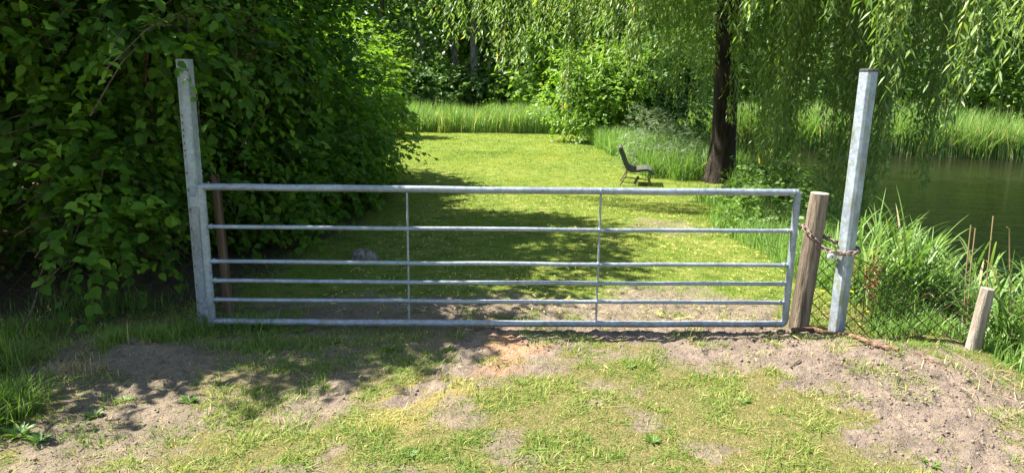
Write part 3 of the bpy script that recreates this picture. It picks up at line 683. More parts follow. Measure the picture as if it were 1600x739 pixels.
def make_crown(seed, h0, h1, rad, n):
    r_ = np.random.default_rng(seed)
    P = np.stack([r_.normal(size=n) * rad * 0.5, r_.normal(size=n) * rad * 0.5, h0 + (h1 - h0) * r_.random(n)], 1)
    per = 46
    c = np.repeat(P, per, 0); N = len(c)
    off = r_.normal(size=(N, 3)) * np.array([0.55, 0.55, 0.28])
    pos = c + off
    return pos, norm(r_.normal(size=(N, 3)) + np.array([0, 0, -.3])), r_.normal(size=(N, 3)) * 0.5 + np.array([0, 0, 1.0]), 0.24 * (0.6 + 0.7 * r_.random(N)), np.clip(np.repeat(r_.random(n) * 0.6, per) + r_.random(N) * 0.4, 0, 1)
protos = []
for i, (h0, h1, rad, n, leaf, bark, lean) in enumerate([(2.6, 13, 1.9, 130, 'alder', 'pale_bark', 0.3), (3.6, 14, 1.6, 105, 'alder', 'brown_bark', -0.2), (1.8, 12, 2.2, 140, 'bush', 'brown_bark', 0.1), (4.5, 15, 1.8, 100, 'alder', 'pale_bark', -0.4)]):
    cm = leaves_mesh('crown', SIMPLE_T, *make_crown(100 + i, h0, h1, rad, n), 1.0); cm.materials.append(M[leaf])
    tb = MB(); pts = [(lean * (s / 9) ** 2 + 0.05 * math.sin(s), 0.05 * math.cos(s * 1.3), -0.3 + s * (h1 / 9)) for s in range(10)]
    tb.tube(pts, [0.20 * (1 - 0.085 * s) for s in range(10)], 10)
    bb = []
    for k in range(14):
        z = random.uniform(1.6, h1 * 0.8); a = random.uniform(0, 6.28); f = z / h1
        p0 = Vector((lean * f * f, 0, z)); ln = random.uniform(0.7, 1.8)
        d = Vector((math.cos(a), math.sin(a), random.uniform(0.0, 0.8)))
        tb.tube([p0, p0 + d * ln * 0.5 + Vector((0, 0, -.05)), p0 + d * ln], [0.045, 0.03, 0.012], 5)
    tmesh = bpy.data.meshes.new('trunk'); tmesh.from_pydata(tb.V, [], tb.F); tmesh.materials.append(M[bark])
    for p in tmesh.polygons: p.use_smooth = True
    protos.append((cm, tmesh))
far_trees = [
    (-7.4, 41, 1, 'slim woodland tree rising behind the left bush above the hazel tip'),
    (-5.0, 39.5, 0, 'pale barked woodland tree with bare side branches, left of the reed bed'),
    (-3.4, 41, 3, 'thin pale tree behind the pale barked tree in the dark gap'),
    (-2.2, 39.5, 3, 'thin tree standing in the dark gap directly above the reeds'),
    (-0.7, 40.5, 3, 'pale thin trunk in the middle of the dark gap over the reed bed'),
    (0.6, 41.5, 0, 'woodland tree directly over the middle of the lawn end'),
    (3.2, 42, 2, 'leafy woodland tree behind the tall light green bush'),
    (6.2, 42, 1, 'woodland tree seen through strands above the bright rounded bush'),
    (9.6, 43, 2, 'woodland tree just left behind the top of the willow trunk'),
    (13.4, 42, 1, 'woodland tree behind the curtain right of the willow trunk'),
    (17.8, 40, 2, 'woodland tree across the pond behind the octagonal post top'),
    (22.4, 38.5, 0, 'woodland tree across the pond beside the nearest bright strands'),
    (27.0, 37, 1, 'woodland tree across the pond at the far right edge'),
    (-11.5, 42, 2, 'leafy woodland tree furthest left beyond the hazels'),
]
for i, (x, y, k, lab) in enumerate(far_trees):
    t = thing('woodland_tree', lab, 'tree', (x, y, -0.45), 'trees of the wood beyond lawn and pond')
    a = random.uniform(0, 6.28); s = random.uniform(0.9, 1.12)
    for nm_, me in zip(('crown', 'trunk'), protos[k]):
        o = bpy.data.objects.new(nm_, me); COL.objects.link(o); o.parent = t
    t.rotation_euler = (0, 0, a); t.scale = (s, s, s)
# deeper wood that reads as one mass
def wood():
    ee = []
    for i in range(26):
        x = -34 + i * 3.2 + random.uniform(-1, 1); y = 53 + random.uniform(-2, 4) - max(0, x - 10) * 0.25
        h = random.uniform(15, 20)
        ee.append(((x, y, h * 0.42), (2.9, 2.4, h * 0.6)))
    P, NR = ell_sample(ee, 17000, inner=0.4, zmin=-0.3)
    per = 14
    c = np.repeat(P, per, 0); N = len(c)
    pos = c + rng.normal(size=(N, 3)) * 0.45
    me = leaves_mesh('distant_wood', SIMPLE_T, pos, rng.normal(size=(N, 3)), np.repeat(NR, per, 0) + rng.normal(size=(N, 3)) * 0.6, 0.5 * (0.6 + 0.7 * rng.random(N)), rng.random(N) * 0.7)
    o = link_mesh('distant_wood', me, M['alder']); tag(o, 'dark far wood closing the view behind the nearer trees', 'wood', kind='stuff')
wood()

# ------------------------------------------------------------------ blades: grass, lawn, reeds
def blades(name, x, y, h, w, mat, lean=0.5, segs=2, v=None, zb=None, bend=1.0, label=None, cat=None, parent=None):
    n = len(x); z = (gz(x, y) if zb is None else zb) - 0.01
    a = rng.random(n) * 6.283; ld = np.stack([np.cos(a), np.sin(a)], 1); fa = a + 1.57 + rng.normal(size=n) * 0.6
    wx = np.stack([np.cos(fa), np.sin(fa)], 1)
    ln = np.abs(rng.normal(size=n)) * lean * h
    rows = []
    for s in range(segs + 1):
        f = s / segs
        cx = x + ld[:, 0] * ln * f ** (1 + bend); cyy = y + ld[:, 1] * ln * f ** (1 + bend)
        cz = z + h * f * (1 - 0.35 * np.minimum(ln / h, 1.6) * f)
        ww = w * (1 - f) ** 0.6 * (0.75 + 0.5 * min(f * 3, 1)) / 2
        if s < segs:
            rows.append(np.stack([cx - wx[:, 0] * ww, cyy - wx[:, 1] * ww, cz], 1)); rows.append(np.stack([cx + wx[:, 0] * ww, cyy + wx[:, 1] * ww, cz], 1))
        else: rows.append(np.stack([cx, cyy, cz], 1))
    V = np.stack(rows, 1); k = V.shape[1]
    F = []
    for s in range(segs - 1): F.append((2 * s, 2 * s + 1, 2 * s + 3, 2 * s + 2))
    F.append((2 * segs - 2, 2 * segs - 1, 2 * segs))
    l1 = np.concatenate([np.array(f) for f in F]); s1 = np.array([len(f) for f in F])
    loops = (l1[None] + (np.arange(n) * k)[:, None]).ravel()
    if v is None: v = rng.random(n)
    me = raw_mesh(name, V, loops, np.tile(s1, n), np.repeat(v, k))
    o = link_mesh(name, me, mat, parent)
    if label: tag(o, label, cat, kind='stuff')
    return o
def scatter(x0, x1, y0, y1, n):
    return x0 + (x1 - x0) * rng.random(n), y0 + (y1 - y0) * rng.random(n)
def grass():
    # foreground turf
    x, y = scatter(-3.6, 3.3, 2.4, 5.4, 330000)
    s = soil_mask(x, y); tuft = fbm(x * 6, y * 6, 88, 3)
    pr = (1 - s) * (0.42 + 0.6 * sstep(0.36, 0.60, tuft)) * 0.72 + s * 0.015 + s * 0.28 * sstep(0.56, 0.68, tuft)
    k = rng.random(len(x)) < np.clip(pr, 0, 1); x, y, tuft = x[k], y[k], tuft[k]
    st = sstep(0.1, -0.1, poly_sd(x, y, STRAW))
    h = (0.016 + 0.042 * rng.random(len(x)) ** 1.6) * (0.65 + 0.55 * sstep(0.4, 0.7, tuft))
    v = np.clip(0.24 + 0.50 * rng.random(len(x)) + 0.5 * (fbm(x * 1.8, y * 1.8, 14, 3) - 0.35) + (rng.random(len(x)) < 0.13) * 0.5 + st * 0.35, 0, 1)
    blades('turf_grass', x, y, h, 0.0035 + 0.003 * rng.random(len(x)), M['grass'], 1.25, 3, v, label='patchy short grass and straw in front of the gate', cat='grass')
    # dry thatch and crumbs of straw lying flat
    x, y = scatter(-3.4, 3.4, 2.5, 5.3, 60000)
    sm = soil_mask(x, y); k = rng.random(len(x)) < np.where(sm > .6, 0.16, 0.66); x, y = x[k], y[k]
    blades('dry_thatch', x, y, 0.008 + 0.010 * rng.random(len(x)), 0.0025 + 0.002 * rng.random(len(x)), M['thatch'], 3.2, 2, rng.random(len(x)), label='dry straw and thatch lying in the turf and on the soil before the gate', cat='straw')
    # longer grass at the foot of the left post, at the left edge and along the gate
    xs, ys = [], []; hs = []
    for (px, py, sx, sy, n, hh) in [(385, 514, .32, .06, 750, .14), (420, 545, .36, .09, 500, .09), (290, 528, .16, .05, 300, .13), (610, 560, .40, .10, 350, .06), (-5, 655, .11, .18, 1700, .20), (-60, 600, .2, .3, 1500, .26), (130, 685, .2, .1, 260, .05), (250, 545, .2, .06, 300, .13), (175, 556, .07, .05, 160, .15), (470, 570, .4, .08, 350, .06), (580, 525, .5, .05, 200, .06), (30, 520, .3, .12, 350, .17), (160, 480, .5, .15, 600, .18)]:
        p = on_z(px, py); n_ = n
        xs.append(p.x + rng.normal(size=n_) * sx * 0.6); ys.append(p.y + rng.normal(size=n_) * sy * 0.8); hs.append(hh * (0.45 + 0.75 * rng.random(n_)))
    x, y, h = np.concatenate(xs), np.concatenate(ys), np.concatenate(hs)
    blades('tall_grass', x, y, h, 0.004 + 0.003 * rng.random(len(x)), M['grass'], 0.7, 4, np.clip(0.05 + 0.6 * rng.random(len(x)), 0, 0.85) + (rng.random(len(x)) < 0.05) * 0.3, label='longer unmown grass along the gate foot and the left edge', cat='grass')
    # mown lawn
    X, Y = [], []
    for (y0, y1, n) in ((5.3, 7.5, 42000), (7.5, 11, 56000), (11, 16, 64000), (16, 22, 60000), (22, 31, 56000)):
        a, b = scatter(-2.4 - 0.16 * (y1 - 5), 4.2, y0, y1, n); X.append(a); Y.append(b)
    x, y = np.concatenate(X), np.concatenate(Y)
    k = (poly_sd(x, y, POND) > 0.9) & (x > -2.6 - 0.16 * np.maximum(y - 14, 0)) & (rng.random(len(x)) > soil_mask(x, y) * 0.96)
    x, y = x[k], y[k]
    h = (0.018 + 0.030 * rng.random(len(x))) * (1 + sstep(14, 26, y) * 0.5) * (0.5 + 1.1 * fbm(x * 2.5, y * 2.5, 16, 3))
    blades('lawn_grass', x, y, h, (0.004 + 0.003 * rng.random(len(x))) * (1 + sstep(7, 25, y) * 1.0), M['lawn'], 0.6, 2, np.clip(0.28 + 0.36 * rng.random(len(x)) + 0.7 * (fbm(x * .8, y * .5, 15, 4) - 0.45) + (rng.random(len(x)) < 0.03 * sstep(16, 8, y)) * 0.5 + 0.06 * np.sign(np.sin((x - 0.25 * (y - 8)) * 5.5)) * sstep(9, 13, y), 0, 1), label='short mown lawn behind the gate', cat='grass')
    # rough grass of the bank from the lawn edge down to the pond
    X, Y, Hh = [], [], []
    for (x0, x1, y0, y1, n, hh) in ((3.0, 5.4, 15.6, 21.5, 9000, 0.85), (2.7, 4.8, 21, 26, 6000, 0.8), (4.6, 6.0, 12, 17, 3000, .5), (3.3, 5.0, 9.5, 13, 4200, 0.34), (2.7, 4.4, 6.6, 10, 6500, 0.38), (2.2, 3.3, 5.3, 6.8, 5200, 0.30), (2.45, 3.9, 4.95, 5.5, 2600, 0.20), (3.2, 3.9, 4.3, 5.0, 1200, 0.22)):
        a, b = scatter(x0, x1, y0, y1, n); X.append(a); Y.append(b); Hh.append(np.full(n, hh) * (0.35 + 0.75 * rng.random(n)))
    x, y, h = np.concatenate(X), np.concatenate(Y), np.concatenate(Hh)
    k = (poly_sd(x, y, POND) > 0.0) & (x > 2.5 + 0.5 * fbm(x * 0 + 1, y * 0.9, 4)) & ((y > 5.3) | (y > 5.27 - 0.31 * (x - 2.2)) | (x > 3.3)) & ~((y > 13.9) & (y < 16) & (x < 3.5)); x, y, h = x[k], y[k], h[k]
    blades('bank_grass', x, y, h, (0.006 + 0.005 * rng.random(len(x))) * (1 + sstep(8, 18, y) * 0.7), M['reed'], 0.55, 3, np.clip(0.1 + 0.75 * rng.random(len(x)), 0, 1), label='rough tall grass on the bank between lawn and pond', cat='grass')
grass()
def reeds():
    # bed at the lawn end
    x, y = scatter(-6.5, 3.4, 29.6, 33.5, 15000)
    k = y > 29.7 + 0.7 * fbm(x * 0.9, x * 0, 6)
    x, y = x[k], y[k]
    blades('lawn_end_reeds', x, y, (0.55 + 0.75 * rng.random(len(x))) * (0.75 + 0.6 * fbm(x * 1.1, y * 1.1, 23, 3)), 0.018 + 0.016 * rng.random(len(x)), M['reed'], 0.36, 3, np.clip(0.85 * rng.random(len(x)) + (rng.random(len(x)) < 0.13) * 0.6, 0, 1), label='pale green reed bed at the far end of the lawn', cat='reeds')
    # far bank of the pond
    n = 26000; t = rng.random(n)
    a = np.array(POND[9:14], float)
    seg = np.minimum((t ** 0.9 * 4).astype(int), 3); f = rng.random(n)
    p = a[seg] + (a[seg + 1] - a[seg]) * f[:, None]
    b = rng.random(n) ** 1.4 * 2.6
    x, y = p[:, 0] + b * 0.3 - .2, p[:, 1] + b - .7
    zb = np.maximum(gz(x, y, False), WATER_Z)
    blades('pond_reeds', x, y, (0.8 + 0.95 * rng.random(n)) * (0.7 + 0.6 * fbm(x * .9, y * .9, 24, 3)), 0.020 + 0.016 * rng.random(n), M['reed'], 0.36, 3, np.clip(0.1 + 0.75 * rng.random(n) + (rng.random(n) < 0.10) * 0.6, 0, 1), zb=zb, label='dense green reeds along the far bank of the pond', cat='reeds')
    # near reeds right of the posts: stalks with long arching leaves
    P, Yd, H_, Wd = [], [], [], []
    sx, sy, sh = [], [], []
    for (x0, x1, y0, y1, n, h0, h1) in ((3.45, 4.3, 4.2, 5.1, 120, .55, .9), (3.1, 4.5, 5.0, 6.4, 170, .5, .85), (2.75, 3.6, 5.3, 6.2, 80, .5, .8), (3.3, 4.3, 3.4, 4.3, 70, .4, .75), (4.2, 5.0, 2.8, 5.5, 70, .5, .9)):
        n = int(n * 1.45); a, b = scatter(x0, x1, y0, y1, n); sx.append(a); sy.append(b); sh.append((h0 * .7 + (h1 * 1.05 - h0 * .7) * rng.random(n)) * (0.82 if x0 < 3.2 else 0.95))
    sx, sy, sh = np.concatenate(sx), np.concatenate(sy), np.concatenate(sh)
    k = ((sx - 3.0) * 1.0 > (4.6 - sy) * -0.15 - 0.35 * (sy > 5) + 0.3 * (sy < 4.4)) & ~((sx < 3.45) & (sy < 5.45)) & (rng.random(len(sx)) < .85); sx, sy, sh = sx[k], sy[k], sh[k]
    V, L, S, vv = [], [], [], []; nb = 0
    for x, y, h in zip(sx, sy, sh):
        z0 = max(float(gz(np.array([x]), np.array([y]), False)[0]), WATER_Z) - 0.03
        lx, ly = random.gauss(0, .12), random.gauss(0, .12)
        nl = random.randint(6, 9); v0 = random.random() * 0.5
        stalk = [(x + lx * f * h, y + ly * f * h, z0 + f * h) for f in (0, .35, .7, 1)]
        for q, wq in zip(stalk, (.004, .0035, .003, .0015)):
            V += [(q[0] - wq, q[1], q[2]), (q[0] + wq * .5, q[1] - wq, q[2]), (q[0] + wq * .5, q[1] + wq, q[2])]; vv += [v0] * 3
        for i in range(3):
            for c in range(3):
                d = (c + 1) % 3; L += [nb + i * 3 + c, nb + i * 3 + d, nb + i * 3 + 3 + d, nb + i * 3 + 3 + c]; S.append(4)
        nb += 12
        a = random.uniform(0, 6.28)
        for j in range(nl):
            f = 0.2 + 0.8 * j / nl; bx, by, bz = x + lx * f * h, y + ly * f * h, z0 + f * h
            a += 3.14 + random.gauss(0, .5); ln = random.uniform(.20, .44); wd = random.uniform(.006, .0140); up = random.uniform(.75, 1.6)
            ca, sa = math.cos(a), math.sin(a); dr = random.uniform(.25, 1.0); vl = min(1, v0 + random.random() * .4 + (random.random() < .07) * .5)
            N = 5
            for s in range(N + 1):
                q = s / N; ox = ln * q * 0.75; oz = ln * (up * q - dr * q * q)
                w_ = wd * (1 - q) ** .7 * (0.5 + min(q * 4, 1) * .5) + 0.0006
                V += [(bx + ca * ox - sa * w_, by + sa * ox + ca * w_, bz + oz), (bx + ca * ox + sa * w_, by + sa * ox - ca * w_, bz + oz)]; vv += [vl] * 2
                if s: L += [nb + 2 * s - 2, nb + 2 * s - 1, nb + 2 * s + 1, nb + 2 * s]; S.append(4)
            nb += 2 * (N + 1)
    me = raw_mesh('bank_reeds', V, L, S, vv)
    tag(link_mesh('bank_reeds', me, M['near_reed']), 'lush broad leaved reeds on the near bank right of the posts', 'reeds', kind='stuff')
reeds()

def litter():
    n = 4200
    x, y = scatter(-1.6, 3.0, 5.2, 17, n * 2)
    k = (rng.random(len(x)) < (0.25 + 0.75 * sstep(0.35, 0.6, fbm(x * .8, y * .8, 19, 3))) * sstep(16, 8, y)); x, y = x[k], y[k]
    x2, y2 = scatter(-1.0, 2.9, 3.6, 5.2, 45); x, y = np.concatenate([x, x2]), np.concatenate([y, y2])
    pos = np.stack([x, y, gz(x, y) + 0.02 + 0.02 * rng.random(len(x))], 1)
    a = rng.random(len(x)) * 6.283
    ld = np.stack([np.cos(a), np.sin(a), rng.normal(size=len(x)) * .15], 1)
    nm = np.stack([rng.normal(size=len(x)) * .3, rng.normal(size=len(x)) * .3, np.ones(len(x))], 1)
    me = leaves_mesh('fallen_leaves', WILLOW_T, pos, ld, nm, 0.058 * (0.6 + 0.7 * rng.random(len(x))), rng.random(len(x)), 1.1)
    tag(link_mesh('fallen_leaves', me, M['litter']), 'fallen yellow willow leaves scattered over lawn and soil', 'leaves', kind='stuff')
    # clods of earth
    T = (np.array([(1, 0, 0), (-1, 0, 0), (0, 1, 0), (0, -1, 0), (0, 0, .8), (0, 0, -.6)], float), [(0, 2, 4), (2, 1, 4), (1, 3, 4), (3, 0, 4), (2, 0, 5), (1, 2, 5), (3, 1, 5), (0, 3, 5)])
    x, y = scatter(-3.2, 3.6, 2.9, 5.3, 26000)
    w = soil_mask(x, y) * (0.10 + 0.5 * sstep(1.0, 2.4, x) + 0.3 * sstep(-1.6, -2.2, x)); k = rng.random(len(x)) < w; x, y = x[k], y[k]
    n = len(x)
    me = leaves_mesh('earth_clods', T, np.stack([x, y, gz(x, y) + 0.001], 1), rng.normal(size=(n, 3)) * np.array([1, 1, .3]), rng.normal(size=(n, 3)) * .4 + np.array([0, 0, 1]), 0.004 + 0.012 * rng.random(n) ** 4, rng.random(n))
    tag(link_mesh('earth_clods', me, M['clod']), 'loose clods and crumbs on the bare dug earth', 'soil', kind='stuff')
litter()

# ------------------------------------------------------------------ the gate
GL, GR = Vector((-2.155, 4.865, 0)), Vector((2.02, 4.985, 0))
gx = (GR - GL).normalized(); gy = Vector((-gx.y, gx.x, 0)); GLEN = (GR - GL).length
def build_gate():
    t = thing('field_gate', 'galvanised tubular steel field gate with six rails and two thin uprights', 'gate', GL)
    zt, zb = 1.042, 0.062
    P = lambda s, z, o=0: GL + gx * s + gy * o + Vector((0, 0, z))
    US = [(on_y(px, 400, 4.92) - GL).dot(gx) for px in (638, 936)]
    # small sag and welding irregularity along the rails
    def rail(z, r, s0, s1, sag):
        mb = MB(); n = 14
        wob = [random.gauss(0, 0.0016) for _ in range(n)]
        mb.tube([P(s0 + (s1 - s0) * i / (n - 1), z - sag * math.sin(math.pi * i / (n - 1)) + wob[i], wob[-1 - i] * 1.5) for i in range(n)], r, 12)
        for s in [s0 + 0.028, s1 - 0.028] + US:                       # weld beads
            i = (s - s0) / (s1 - s0); zz = z - sag * math.sin(math.pi * i)
            k = (1.16 if s in US else 1.36) if r < .02 else 1.07
            mb.tube([P(s - 0.010, zz), P(s - 0.005, zz), P(s + 0.005, zz), P(s + 0.010, zz)], [r * .98, r * k, r * k * .97, r * .98], 10)
        return mb
    rail(zt, 0.0245, 0.0, GLEN, 0.004).build('top_rail', M['galv'], t, smooth=True)
    rail(zb, 0.0245, 0.02, GLEN - 0.034, 0.004).build('bottom_rail', M['galv'], t, smooth=True)
    for py in (354, 408, 438, 468):
        z = on_y(332, py, GL.y).z
        rail(z, 0.0150, 0.02, GLEN - 0.02, 0.004).build('rail', M['galv'], t, smooth=True)
    mb = MB(); mb.tube([P(0.0, zt + 0.015), P(0.0, zb - 0.03)], 0.028, 12); mb.build('stile', M['galv'], t, smooth=True)
    mb = MB()
    pts = [P(GLEN, zt)] + [P(GLEN, z) for z in (0.7, 0.4, 0.2)] + [P(GLEN - 0.035 * (1 - math.cos(a)), zb + 0.035 * (1 - math.sin(a))) for a in (0.0, 0.4, 0.8, 1.2, 1.57)]
    mb.tube(pts, 0.0245, 12); mb.build('stile', M['galv'], t, smooth=True)
    for px in (638, 936):
        s = (on_y(px, 400, 4.92) - GL).dot(gx)
        mb = MB(); mb.tube([P(s, zt - 0.01), P(s, zb + 0.01)], 0.0075, 8); mb.build('upright', M['galv'], t, smooth=True)
    for z in (zt - 0.10, zb + 0.10):
        mb = MB(); mb.box(P(-0.045, z), (0.06, 0.045, 0.07), Matrix.Rotation(math.atan2(gx.y, gx.x), 3, 'Z')); mb.tube([P(-0.026, z - 0.06), P(-0.026, z + 0.06)], 0.019, 10); mb.tube([P(-0.026, z + 0.06), P(-0.026, z + 0.085)], 0.011, 8)
        mb.build('hinge', M['galv_post'], t, smooth=True, angle=30)
build_gate()

def left_post():
    b = Vector((-2.275, 4.965, 0)); H_ = 1.90
    t = thing('gate_post', 'tall galvanised channel post with punched bolt holes on the hinge side of the gate', 'post', b)
    # web facing the camera, with a punched strip at its left, flanges going back
    rot = Matrix.Rotation(R(-7), 3, 'Z')
    def bx(mb, c, d): mb.box(b + rot @ Vector(c), d, rot)
    mb = MB(); bx(mb, (0.021, 0, H_ / 2 - 0.1), (0.052, 0.006, H_ + 0.2)); mb.build('front_web', M['galv_post'], t, bevel=0.0015)
    mb = MB(); bx(mb, (0.0505, 0.035, H_ / 2 - 0.1), (0.006, 0.076, H_ + 0.2)); mb.build('side_flange', M['galv_post'], t, bevel=0.0015)
    # punched strip: solid edge, then lands between the holes, then solid edge
    mb = MB(); rot2 = rot @ Matrix.Rotation(R(-16), 3, 'Z'); org = b + rot @ Vector((-0.006, 0.002, 0))
    def sx(x, z, w, h): mb.box(org + rot2 @ Vector((x, 0, 0)) + Vector((0, 0, z)), (w, 0.005, h), rot2)
    sx(-0.004, H_ / 2 - 0.1, 0.008, H_ + 0.2); sx(-0.024, H_ / 2 - 0.1, 0.010, H_ + 0.2)
    holes = [0.05, 0.09, 0.17, 0.30, 0.44, 0.58, 0.72, 0.86, 1.00, 1.12, 1.24, 1.28, 1.33, 1.38, 1.42, 1.47, 1.52]
    zz = -0.2
    for h in holes + [H_ + 0.009]:
        a = h - 0.009
        if a > zz: sx(-0.0135, (zz + a) / 2, 0.011, a - zz)
        zz = h + 0.009
    mb.build('punched_strip', M['galv_post'], t)
    for z in (0.98, 0.12):
        mb = MB(); bx(mb, (0.045, -0.007, z), (0.05, 0.008, 0.085)); mb.build('hinge_plate', M['galv'], t, bevel=0.001)
        for dz in (-0.085, 0.085) if z > .5 else (0.085,):
            mb = MB(); c = b + rot @ Vector((0.035, -0.003, z + dz)); ax = rot @ Vector((0, -1, 0))
            mb.tube([c, c + ax * 0.008], 0.009, 6); mb.build('bolt', M['galv'], t)
left_post()

def right_post():
    b = Vector((2.405, 4.985, -0.02)); H_ = 1.905
    t = thing('gate_post', 'tall galvanised post with algae stains and a chain round it, right of the gate', 'post', b)
    prof = []; s, c = 0.049, 0.018
    for (x, y) in ((s, -s + c), (s, s - c), (s - c, s), (-s + c, s), (-s, s - c), (-s, -s + c), (-s + c, -s), (s - c, -s)): prof.append((x, y))
    rot = Matrix.Rotation(R(27), 3, 'Z'); top = Vector((0.015, 0, H_))
    mb = MB(); n = len(prof); V = []
    for z in (-0.3, 0.0, 0.5, 1.0, 1.5, H_):
        for (x, y) in prof: q = rot @ Vector((x, y, 0)); V.append(b + q + top * (z / H_))
    F = []
    for i in range(5):
        for k in range(n): l = (k + 1) % n; F.append((i * n + k, i * n + l, (i + 1) * n + l, (i + 1) * n + k))
    mb.add(V, F + [tuple(5 * n + k for k in range(n))]); mb.build('shaft', M['galv_algae'], t, bevel=0.003)
    mb = MB(); V = []
    for z, k_ in ((H_ - 0.006, 1.05), (H_ + 0.008, 1.05), (H_ + 0.014, 0.9)):
        for (x, y) in prof: V.append(b + rot @ Vector((x * k_, y * k_, 0)) + top * (z / H_))
    F = [(i * n + k, i * n + (k + 1) % n, (i + 1) * n + (k + 1) % n, (i + 1) * n + k) for i in range(2) for k in range(n)] + [tuple(2 * n + k for k in range(n)), tuple(range(n))[::-1]]
    mb.add(V, F); mb.build('cap', M['cap'], t)
    return b
right_post()

def wood_post(label, base, top, r0, r1, mat, cut=True, split=False, seed=1, n=18):
    t = thing('wooden_post', label, 'post', base)
    rn = random.Random(seed); base = Vector(base); top = Vector(top); ax = (top - base)
    mb = MB(); m = 12
    mb.tube([base - ax * 0.12 + ax * 1.12 * i / (m - 1) for i in range(m)], [r0 + (r1 - r0) * i / (m - 1) for i in range(m)], n)
    V = []
    cr = [rn.uniform(0, 6.28) for _ in range(4)]
    for i, q in enumerate(mb.V):
        k = i % n; a = 6.283 * k / n; j = i // n
        f = 1 + 0.03 * math.sin(a * 3 + cr[0]) + rn.uniform(-.015, .015)
        for c in cr[1:3]:
            if abs((a - c + 3.1416) % 6.283 - 3.1416) < 0.2: f -= 0.09 if not split else 0.22
        cen = base - ax * 0.12 + ax * 1.12 * (j / (m - 1)); q = Vector(q)
        q = cen + (q - cen) * f
        if split and j == m - 1: q += ax.normalized() * rn.uniform(-.05, .03)
        V.append(q)
    mb.V = [tuple(v) for v in V]
    mb.F = [f for f in mb.F if len(f) < n]
    topring = V[-n:]
    b = mb.build('shaft', mat, t, smooth=True, angle=50)
    cap = MB(); axn = ax.normalized()
    V2 = [q + axn * 0.002 for q in topring] + [q.lerp(top, 0.08) + axn * 0.008 for q in topring] + [top + axn * 0.009]
    F = [(k, (k + 1) % n, n + (k + 1) % n, n + k) for k in range(n)] + [(n + k, n + (k + 1) % n, 2 * n) for k in range(n)]
    cap.add(V2, F); cap.build('cut_end', M['endgrain'] if cut else mat, t)
    return t
wb = on_z(1246, 512, -0.01); wt = on_y(1281, 303, 5.12)
WPB, WPT = Vector((wb.x, 5.10, 0.0)), Vector((wt.x, 5.12, wt.z))
wood_post('round leaning brown wooden post with pale cut top at the latch end of the gate', WPB, WPT, 0.072, 0.066, M['post_wood'], seed=3)
fb = on_z(1513, 572, -0.12); ft = on_y(1543, 452, fb.y)
WFB, WFT = fb, ft
wood_post('short grey weathered wooden post standing in the reeds at the right', fb, ft, 0.050, 0.044, M['grey_wood'], cut=False, seed=5)
lb = Vector((-2.150, 5.16, 0)); lt = on_y(336, 277, 5.16)
wood_post('old split brown wooden post behind the hinge end of the gate', lb, (lt.x, 5.16, lt.z), 0.036, 0.031, M['split_wood'], cut=False, split=True, seed=8)

